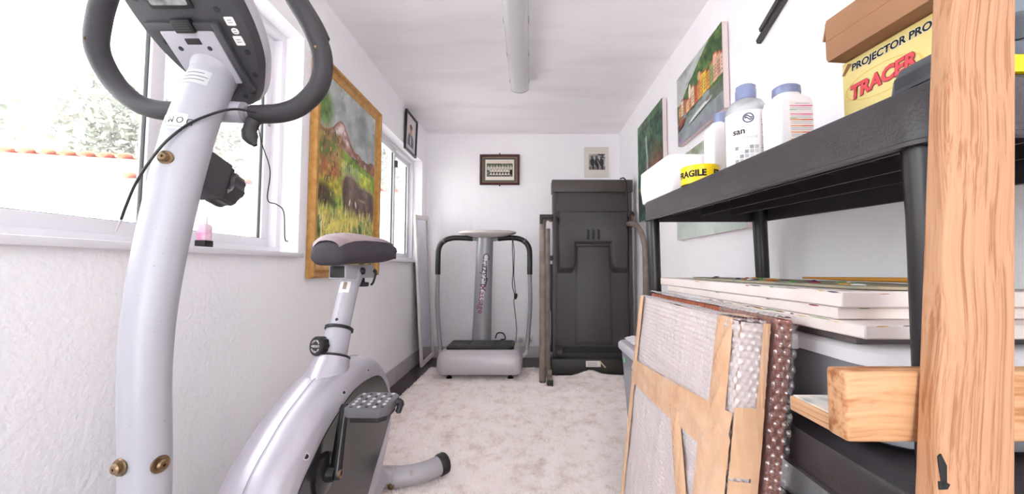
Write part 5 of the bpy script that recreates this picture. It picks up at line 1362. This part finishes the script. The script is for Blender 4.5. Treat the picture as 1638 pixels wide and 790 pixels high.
obj('red_button', MB().lathe([(0.006, 0), (0.006, 0.003), (0.0, 0.004)], (0.61, 0.50, zz + 0.086), (0, 0, 1), 14), mat('red_plastic', (200, 50, 70), 0.4), uc)
lv = thing('yellow_tool', 'small yellow tool at near end of top shelf, right of the wooden post', 'tool', (0.62, 0.418, top_z(0.42)))
obj('tool_body', MB().box(0.495, 0.760, 0.4125, 0.4235, top_z(0.43), top_z(0.43) + 0.020), M_ytape, lv, bevel=0.002)
obj('grey_grip', MB().box(0.497, 0.757, 0.4135, 0.4225, top_z(0.43) + 0.020, top_z(0.43) + 0.036), mat('slate_grip', (84, 90, 100), 0.5), lv, bevel=0.003)

# --- canvases, palette and brush over the storage box on the middle shelf
sb = thing('clear_storage_box', 'low clear plastic storage box with white lid on middle shelf', 'storage box', (0.66, 0.79, 0.656))
M_tub = film_mat('frosted_tub', (206, 210, 216), 0.5, rough=0.2, gloss=0.07)
M_lid = film_mat('frosted_lid', (246, 248, 252), 0.85, rough=0.25, gloss=0.06)
def bxr(ins, z, r=0.06, dy0=0.0): return [(0.660 + a, 0.800 + b, z) for a, b in rrect(0.163 - ins, 0.255 - ins, r, 8)]
obj('tub', MB().loft([bxr(0.020, 0.6575), bxr(0.012, 0.664), bxr(0.002, 0.780), bxr(0.006, 0.780), bxr(0.016, 0.667), bxr(0.022, 0.6615)]), M_tub, sb, angle=50)
obj('lid', MB().loft([bxr(-0.010, 0.776, 0.07), bxr(-0.010, 0.796, 0.07), bxr(-0.004, 0.801, 0.07), bxr(0.02, 0.803, 0.06)]), M_lid, sb, angle=40)
obj('clip', MB().obox((0.482, 0.765, 0.787), (0, 1, 0), (1, 0, 0), (0, 0, 1), 0.055, 0.008, 0.015), M_lid, sb, bevel=0.005)
obj('contents', MB().loft([bxr(0.040, 0.672, 0.04), bxr(0.036, 0.690, 0.04), bxr(0.036, 0.758, 0.04)]), mat('dark_contents', (64, 64, 70), 0.7, col2=(112, 112, 118), nscale=7), sb)
M_cv = mat('white_canvas_edge', (236, 228, 224), 0.8, col2=(226, 214, 206), nscale=9)
M_pnt = [mat('paint_' + n_, c, 0.5) for n_, c in (('navy', (44, 44, 72)), ('crimson', (150, 40, 56)), ('green', (92, 150, 70)), ('ochre', (206, 164, 60)), ('violet', (110, 74, 120)), ('rust', (176, 92, 58)))]
def flat_canvas(label, x0, x1, y0, y1, z0, z1, seed, warp=0.0, smears=14):
    g = random.Random(seed)
    o = thing('flat_canvas', label, 'canvas', ((x0 + x1) / 2, (y0 + y1) / 2, z0), group='canvases stacked on the storage box')
    L = y1 - y0
    n_ = 12
    secs_ = []
    for k in range(n_ + 1):
        y_ = y0 + L * k / n_; b_ = warp * (k / n_) ** 2 * 1.0
        secs_.append([(x0, y_, z0 + b_), (x1, y_, z0 + b_), (x1, y_, z1 + b_), (x0, y_, z1 + b_)])
    body = obj('canvas_body', MB().loft(secs_), M_cv, o, bevel=0.002, bseg=1)
    for k in range(smears):
        t = g.random(); y_ = y0 + L * t; w_ = g.uniform(0.006, 0.05); b_ = warp * t ** 2
        h_ = g.uniform(0.0006, 0.0022); zz_ = z1 + b_ - h_ - g.choice((0.0003, 0.0005, 0.0015))
        obj('paint_smear', MB().prism([(y_ - w_ / 2, zz_ + h_ * 0.3), (y_, zz_), (y_ + w_ / 2, zz_ + h_ * 0.5), (y_ + w_ * 0.3, zz_ + h_), (y_ - w_ * 0.3, zz_ + h_ * 0.9)], lambda a, b, t_: (t_, a, b), x0 - 0.0006, x0 + 0.001), g.choice(M_pnt), body)
    for k in range(smears // 3):
        x_ = x0 + (x1 - x0) * g.uniform(0.02, 0.5); w_ = g.uniform(0.006, 0.02); h_ = g.uniform(0.0005, 0.0016); zz_ = z1 - h_ - g.choice((0.0005, 0.001, 0.003))
        obj('paint_smear', MB().prism([(x_ - w_ / 2, zz_ + h_ * 0.3), (x_, zz_), (x_ + w_ / 2, zz_ + h_ * 0.5), (x_ + w_ * 0.3, zz_ + h_), (x_ - w_ * 0.3, zz_ + h_ * 0.9)], lambda a, b, t_: (a, t_, b), y0 - 0.0006, y0 + 0.001), g.choice(M_pnt), body)
    return o, body
flat_canvas('lowest white edged canvas of the stack, smeared with dark paint', 0.470, 0.815, 0.548, 1.08, 0.8195, 0.8395, 3, smears=22)
flat_canvas('middle white canvas of the stack with plain clean edges', 0.472, 0.82, 0.600, 1.33, 0.8405, 0.8590, 4, smears=3)
flat_canvas('topmost and longest white canvas of the stack under the palette', 0.470, 0.828, 0.586, 1.396, 0.8600, 0.8840, 5, 0.0, smears=10)
obj_b = thing('gap_filler', 'added dark board lying between storage box lid and canvases', 'filler', (0.66, 0.80, 0.8035))  # dark sheet added in place of the shaded gap under the canvases
obj('filler', MB().box(0.50, 0.81, 0.60, 1.00, 0.8035, 0.8185), mat('dark_gap_filler', (120, 112, 112), 0.8), obj_b, bevel=0.001)
pal = thing('palette', 'thin wooden painter palette covered in dried paint on the stack', 'palette', (0.62, 0.90, 0.885))
po = smooth_path([Vector(p) for p in ((0.535, 0.62, 0), (0.515, 0.80, 0), (0.500, 1.00, 0), (0.510, 1.20, 0), (0.545, 1.26, 0), (0.60, 1.20, 0), (0.66, 1.02, 0), (0.70, 0.80, 0), (0.66, 0.62, 0))], 4, closed=True)
pbz = 0.8852
bd = obj('palette_board', MB().prism([(p.x, p.y) for p in po], lambda a, b, t: (a, b, t), pbz, pbz + 0.005), mat('palette_wood', (176, 160, 132), 0.7, col2=(128, 136, 120), nscale=26), pal, bevel=0.001)
g = random.Random(12)
for k in range(34):
    y_ = g.uniform(0.64, 1.2); x_ = g.uniform(0.525, 0.64)
    obj('paint_blob', MB().sphere((x_, y_, pbz + 0.005), g.uniform(0.004, 0.011), g.uniform(0.006, 0.016), g.uniform(0.0015, 0.004), 8, 5), g.choice(M_pnt + [M_white]), bd)
bs = thing('paint_brush', 'long ochre handled paint brush lying on the palette', 'brush', (0.66, 0.8, 0.892))
hb = [(0.690, 0.98, 0.8945), (0.685, 0.85, 0.8955), (0.672, 0.70, 0.8975), (0.662, 0.60, 0.8985)]
obj('handle', MB().tube(hb, [0.0025, 0.0042, 0.0050, 0.0040], 10), mat('ochre_lacquer', (196, 136, 52), 0.4), bs)
obj('ferrule', MB().tube([hb[-1], (0.659, 0.573, 0.8988)], [0.0042, 0.0050], 10), M_chrome, bs)
obj('bristles', MB().tube([(0.659, 0.573, 0.8988), (0.656, 0.548, 0.8990)], [0.0052, 0.0022], 10, flat=0.6), mat('bristle', (70, 52, 40), 0.8), bs)

# =================================================================== BUBBLE WRAPPED PICTURES leaning on the shelves
def wrapped(name, label, x_foot, lean, y_far, y_near, hgt, thick, core_mat, core_label):
    th = math.atan(lean)
    vax = Vector((math.sin(th), 0, math.cos(th))); wax = Vector((-math.cos(th), 0, math.sin(th)))
    O = Vector((x_foot, y_far, 0.016))
    F = lambda u_, v_, w_: O + Vector((0, -1, 0)) * u_ + vax * v_ + wax * w_
    r = thing(name, label, 'picture', (x_foot, (y_far + y_near) / 2, 0.0), group='bubble wrapped pictures leaning on the shelves')
    return r, F, y_far - y_near, vax, wax
def bubble_sheet(name, F3, L, H, pitch, rad, h, m, parent, res=3.4, wr=0.0, seed=1):
    """real bubble relief over a grid; F3(u, v, w)"""
    nu = max(8, int(L / pitch * res)); nv = max(8, int(H / pitch * res))
    u_, v_, f_ = np_grid(nu, nv)
    U_, V_ = u_ * L, v_ * H
    row = np.floor(V_ / (pitch * 0.87)); cv = (row + 0.5) * pitch * 0.87
    off = np.where(row % 2 == 0, 0.0, pitch / 2)
    cu = (np.floor((U_ - off) / pitch) + 0.5) * pitch + off
    d2 = ((U_ - cu) ** 2 + (V_ - cv) ** 2) / rad ** 2
    w_ = h * np.sqrt(np.clip(1 - d2, 0, 1))
    w_ = w_ + wr * (fbm(U_ * 22, V_ * 5, seed) - 0.5) + wr * 0.6 * (fbm(U_ * 9, V_ * 30, seed + 3) - 0.5)
    vs = np.array([F3(a, b, c) for a, b, c in zip(U_, V_, w_)])
    return obj_np(name, vs, f_, m, parent, smooth=True, kind='stuff')
M_b1 = film_mat('bubble_wrap_white', (250, 242, 243), 0.62, rough=0.18, gloss=0.10)
M_b2 = film_mat('bubble_wrap_clear', (232, 212, 214), 0.13, rough=0.08, gloss=0.16)
M_tape = mat('brown_parcel_tape', (230, 192, 158), 0.26, col2=(220, 174, 136), nscale=10, bump=0.5, bscale=22, coat=0.3)

p1, F1, L1, va, wa = wrapped('wrapped_picture', 'bubble wrapped picture with brown parcel tape, nearest in front of shelves', 0.317, 0.113, 1.262, 0.668, 0.83, 0.045, None, None)
H1, T1 = 0.812, 0.044
obj('picture_inside', MB().prism([(0.004, 0.004), (L1 - 0.004, 0.004), (L1 - 0.004, H1 - 0.004), (0.004, H1 - 0.004)], lambda a, b, t: F1(a, b, t), 0.004, T1 - 0.002), mat('peach_canvas', (238, 208, 192), 0.8, col2=(226, 190, 168), nscale=5), p1, bevel=0.006)
bubble_sheet('bubble_wrap', lambda a, b, c: F1(a, b, T1 + 0.001 + c), L1, H1, 0.0125, 0.0055, 0.0036, M_b1, p1, wr=0.010)
bubble_sheet('bubble_wrap_end', lambda a, b, c: F1(L1 + 0.001 + c, b, T1 + 0.003 - a), T1 + 0.004, H1, 0.0125, 0.0055, 0.0045, M_b1, p1, wr=0.006, seed=5)
bubble_sheet('bubble_wrap_top', lambda a, b, c: F1(a, H1 + 0.001 + c, T1 + 0.003 - b), L1, T1 + 0.004, 0.0125, 0.0055, 0.004, M_b1, p1, wr=0.004, seed=6)
def strip(name, pts, w0, w1, parent, crease=0.002, seed=0, nrm=None, n=40, mt=None):
    """tape laid through points given as (u, v, w) on the parcel, width along the second axis"""
    P = [Vector(p) for p in pts]
    path = []
    for i in range(len(P) - 1):
        for k in range(n // (len(P) - 1)):
            path.append(P[i].lerp(P[i + 1], k / (n // (len(P) - 1))))
    path.append(P[-1])
    N = len(path)
    vs, f_ = [], []
    M_ = 8
    for i, p in enumerate(path):
        w_ = w0 + (w1 - w0) * i / (N - 1)
        for j in range(M_ + 1):
            q = j / M_ - 0.5
            cr_ = crease * math.sin(math.pi * j / M_) * math.sin(i * 0.55 + j * 1.3 + seed) * math.sin(i * 0.21 + seed * 2 + j * 0.6)
            vs.append(nrm(p, q * w_, cr_))
    f_ = [(i * (M_ + 1) + j, i * (M_ + 1) + j + 1, (i + 1) * (M_ + 1) + j + 1, (i + 1) * (M_ + 1) + j) for i in range(N - 1) for j in range(M_)]
    return obj(name, MB().add(vs, f_), mt or M_tape, parent, angle=180)
ft = T1 + 0.0065
vert = lambda p, q, c: F1(p.x + q, p.y, p.z + abs(c))
horz = lambda p, q, c: F1(p.x, p.y + q, p.z + abs(c))
strip('tape_band', [(0.0, 0.575, ft + 0.001), (L1 * 0.5, 0.590, ft + 0.002), (L1 + 0.004, 0.612, ft)], 0.070, 0.092, p1, 0.006, 1, horz)
strip('tape_band_end', [(ft, 0.612, 0), (0.0, 0.615, 0)], 0.115, 0.115, p1, 0.002, 2, lambda p, q, c: F1(L1 + 0.0075 + abs(c), p.y + q, p.x))
strip('tape_upright', [(0.546, H1 + 0.003, ft), (0.542, 0.6, ft)], 0.058, 0.062, p1, 0.006, 3, vert)
strip('tape_upright', [(0.541, 0.60, ft + 0.0015), (0.534, 0.0, ft + 0.0015)], 0.110, 0.124, p1, 0.006, 11, vert)
strip('tape_upright', [(0.020, H1 + 0.003, ft), (0.014, 0.58, ft), (0.012, 0.0, ft)], 0.040, 0.030, p1, 0.004, 4, vert)
strip('tape_diagonal', [(0.36, 0.585, ft + 0.0025), (0.43, 0.44, ft + 0.0025), (0.50, 0.28, ft + 0.002)], 0.060, 0.07, p1, 0.007, 5, vert)
strip('tape_edge', [(L1 - 0.002, H1 + 0.002, 0), (L1 - 0.002, 0.55, 0)], 0.012, 0.014, p1, 0.002, 6, lambda p, q, c: F1(p.x + 0.008 + abs(c), p.y, 0.006 + q))
strip('tape_fold_top', [(0.546, 0, ft), (0.546, 0, 0.01)], 0.060, 0.060, p1, 0.002, 7, lambda p, q, c: F1(p.x + q, H1 + 0.008 + abs(c), p.z))
strip('tape_low_end', [(ft, 0.30, 0), (0.0, 0.30, 0)], 0.50, 0.50, p1, 0.004, 8, lambda p, q, c: F1(L1 + 0.007 + abs(c), p.y + q, p.x))
obj('white_patch', MB().prism([(0.010, 0.475), (0.030, 0.475), (0.030, 0.53), (0.010, 0.53)], lambda a, b, t: F1(L1 + t, b, a), 0.0115, 0.0125), M_paper, p1)
obj('picture_back_wrap', MB().prism([(0.0, 0.0), (L1, 0.0), (L1, H1), (0.0, H1)], lambda a, b, t: F1(a, b, t), 0.0, 0.003), M_b1, p1)

p2, F2, L2, va, wa = wrapped('wrapped_picture', 'second bubble wrapped picture with reddish wood frame, between taped parcel and shelves', 0.3605, 0.110, 1.345, 0.658, 0.83, 0.04, None, None)
H2, T2 = 0.822, 0.033
M_rw = wood_mat('red_brown_wood', (172, 92, 62), (120, 54, 36), 90, 'Z')
fr2 = MB()
for a0, a1, b0, b1_ in ((0.003, 0.07, 0.003, H2 - 0.003), (L2 - 0.07, L2 - 0.003, 0.003, H2 - 0.003), (0.07, L2 - 0.07, 0.003, 0.07), (0.07, L2 - 0.07, H2 - 0.07, H2 - 0.003)):
    fr2.prism([(a0, b0), (a1, b0), (a1, b1_), (a0, b1_)], F2, 0.004, T2 - 0.004)
obj('wooden_frame', fr2, M_rw, p2, bevel=0.003)
obj('picture_panel', MB().prism([(0.06, 0.06), (L2 - 0.06, 0.06), (L2 - 0.06, H2 - 0.06), (0.06, H2 - 0.06)], F2, 0.010, 0.016), mat('grey_picture', (190, 170, 168), 0.8), p2)
bubble_sheet('bubble_wrap_end', lambda a, b, c: F2(L2 + 0.001 + c, b, T2 + 0.003 - a), T2 + 0.004, H2 - 0.004, 0.0150, 0.0064, 0.0034, M_b2, p2, res=7, wr=0.004, seed=15)
bubble_sheet('bubble_wrap', lambda a, b, c: F2(L2 - 0.20 + a, b, T2 + 0.0005 + c * 0.5), 0.20, H2, 0.0150, 0.0064, 0.0034, M_b2, p2, res=5, wr=0.002, seed=16)
bubble_sheet('bubble_wrap_top', lambda a, b, c: F2(a, H2 + 0.001 + c, T2 + 0.003 - b), L2, T2 + 0.004, 0.0150, 0.0068, 0.004, M_b1, p2, wr=0.005, seed=17)
obj('loose_film', MB().grid(lambda a, b: F2(L2 - 0.012 - 0.02 * b, 0.60 + 0.20 * a, 0.0 - 0.022 * b * (1.1 - a) - 0.004 * math.sin(a * 9 + b * 4)), 12, 6), film_mat('loose_clear_film', (220, 220, 226), 0.28, rough=0.1, gloss=0.14), p2)

# =================================================================== STORAGE BIN beyond the parcels
bn = thing('storage_bin', 'tall translucent storage bin with grey lid between parcels and treadmill', 'storage bin', (0.66, 1.82, 0.0))
def br_(ins, z, r=0.04): return [(0.700 + a, 1.83 + b, z) for a, b in rrect(0.235 - ins, 0.262 - ins, r, 6)]
M_bin = film_mat('bin_plastic', (182, 190, 200), 0.62, rough=0.2, gloss=0.06)
obj('tub', MB().loft([br_(0.050, 0.018), br_(0.044, 0.026), br_(0.014, 0.505), br_(0.018, 0.505), br_(0.048, 0.03), br_(0.054, 0.024)]), M_bin, bn, angle=50)
obj('lid', MB().loft([br_(0.002, 0.500), br_(0.0, 0.505), br_(0.0, 0.528), br_(0.010, 0.540), br_(0.04, 0.542)]), mat('grey_lid', (206, 202, 210), 0.35), bn, angle=40)
obj('contents', MB().loft([br_(0.075, 0.04), br_(0.06, 0.30), br_(0.055, 0.44)]), mat('bin_contents', (122, 130, 140), 0.8, col2=(176, 182, 190), nscale=6), bn)
bt = lambda z, off=0.0: 0.700 - (0.235 - 0.044 + (z - 0.026) / 0.479 * 0.030) - off
def side_card(name, ya, yb_, za, zb, m_, off=0.001):
    return obj(name, MB().add([(bt(za, off), ya, za), (bt(za, off), yb_, za), (bt(zb, off), yb_, zb), (bt(zb, off), ya, zb), (bt(za, off) + 0.0006, ya, za), (bt(za, off) + 0.0006, yb_, za), (bt(zb, off) + 0.0006, yb_, zb), (bt(zb, off) + 0.0006, ya, zb)], [(3, 2, 1, 0), (4, 5, 6, 7), (0, 1, 5, 4), (1, 2, 6, 5), (2, 3, 7, 6), (3, 0, 4, 7)]), m_, bn)
side_card('label', 1.70, 1.80, 0.20, 0.375, mat('pale_green_label', (206, 220, 216), 0.6))
side_card('label_header', 1.70, 1.80, 0.335, 0.375, mat('navy_header', (60, 62, 84), 0.6), 0.002)
side_card('label_badge', 1.725, 1.775, 0.347, 0.364, mat('orange_badge', (226, 160, 92), 0.6), 0.003)
for q in range(3):
    rule('label_print', 0.06, 0.012, M_wprint, bn, lambda x, y, z, q=q: (bt(0.30 - q * 0.03 + y, 0.003), 1.75 - x, 0.30 - q * 0.03 + y), 1)
side_card('green_sticker', 1.985, 2.005, 0.440, 0.465, mat('green_sticker_paint', (90, 220, 110), 0.6))
side_card('blue_sticker', 1.99, 2.01, 0.045, 0.085, mat('blue_sticker_paint', (70, 76, 160), 0.6))
pf_ = thing('plastic_wrap', 'crumpled white bubble wrap heaped on the storage bin lid', 'wrap', (0.70, 1.85, 0.543))
g = np.random.default_rng(4)
u, v, f = np_grid(60, 60)
hh = 0.546 + 0.045 * np.clip(fbm(u * 5, v * 5, 9), 0, 1) * np.clip(np.minimum.reduce([u, 1 - u, v, 1 - v]) * 6, 0, 1) + 0.010 * fbm(u * 22, v * 22, 4)
xw = 0.490 + 0.42 * u + 0.012 * fbm(v * 12, u * 3, 2) ; yw = 1.62 + 0.45 * v + 0.012 * fbm(u * 12, v * 3, 3)
obj_np('wrap_sheet', np.stack([xw, yw, hh], -1), f, film_mat('crumpled_wrap', (244, 240, 246), 0.85, gloss=0.10), pf_, smooth=False)

# =================================================================== WOODEN EASEL in the right foreground
es = thing('wooden_easel', 'pine easel post with crossbar close on the right', 'easel', (0.30, 0.30, 0.0))
M_pine = wood_mat('pine_post', (190, 144, 108), (156, 104, 66), 210, 'Z', rot=(math.atan(0.096), -math.atan(0.188), 0), long=0.45)
M_pine2 = wood_mat('knotty_pine_bar', (206, 160, 118), (172, 114, 68), 80, 'X', burn=(130, 68, 26), long=1.5)
def pc_(z): return Vector((0.380 + 0.188 * (z - 0.728), 0.340 + 0.096 * (z - 0.728), z))
secs = []
for z_ in (0.0, 0.4, 0.7, 0.95, 1.2, 1.5, 1.82):
    c = pc_(z_)
    secs.append([(c.x + a, c.y + 0.010 + b, z_) for a, b in rrect(0.0335, 0.010, 0.0025, 3)])
post_e = obj('post', MB().loft(secs), M_pine, es)
zc_ = 0.790
obj('crossbar', MB().box(0.2965, 0.80, 0.3700, 0.3950, 0.757, 0.822), M_pine2, es, bevel=0.0045, bseg=3)
obj('tray', MB().box(0.3000, 0.420, 0.3955, 0.4560, 0.757, 0.773), wood_mat('pale_tray_wood', (208, 166, 128), (174, 124, 86), 140, 'Y'), es, bevel=0.002)
obj('paint_layer', MB().box(0.3030, 0.417, 0.3980, 0.4535, 0.7728, 0.7742), mat('smeared_paint', (232, 228, 220), 0.6, col2=(150, 170, 166), nscale=40, ramp=(0.45, 0.75)), es)
obj('leg', MB().tube([(0.50, 0.29, 0.02), (0.55, 0.335, 0.74)], 0.02, 4), M_pine, es)
g = random.Random(5)
for z_, w_, h_, m_ in ((0.748, 0.007, 0.024, M_ink), (0.735, 0.010, 0.007, M_ink), (0.718, 0.006, 0.006, mat('paint_teal', (60, 150, 120), 0.5))):
    c = pc_(z_)
    obj('paint_stain', MB().prism([(c.x - 0.0330, z_ - h_ * 0.5), (c.x - 0.0330 + w_ * 0.7, z_ - h_ * 0.45), (c.x - 0.0330 + w_, z_ + h_ * 0.1), (c.x - 0.0330 + w_ * 0.5, z_ + h_ * 0.5), (c.x - 0.0325, z_ + h_ * 0.4)], lambda a, b, t: (a, pc_(b).y + t, b), -0.0006, 0.0004), m_, post_e)

# =================================================================== SMALL THINGS ON THE SILL
nb = thing('small_bottle', 'little pink bottle with dark base on window sill behind bike post', 'bottle', (-1.12, 1.325, 0.988))
obj('glass', MB().loft([[(-1.115 + a, 1.325 + b, z_) for a, b in rrect(0.016 - i_, 0.016 - i_, 0.005, 3)] for i_, z_ in ((0.001, 1.013), (0.0, 1.017), (0.0, 1.062), (0.006, 1.070))]), mat('pink_glass', (226, 150, 186), 0.15, col2=(240, 224, 232), nscale=30), nb)
obj('base', MB().box(-1.133, -1.097, 1.307, 1.343, 0.9885, 1.013), M_black, nb, bevel=0.003)
obj('cap', MB().cyl((-1.115, 1.325, 1.070), (-1.115, 1.325, 1.095), 0.008, 14), M_white, nb)
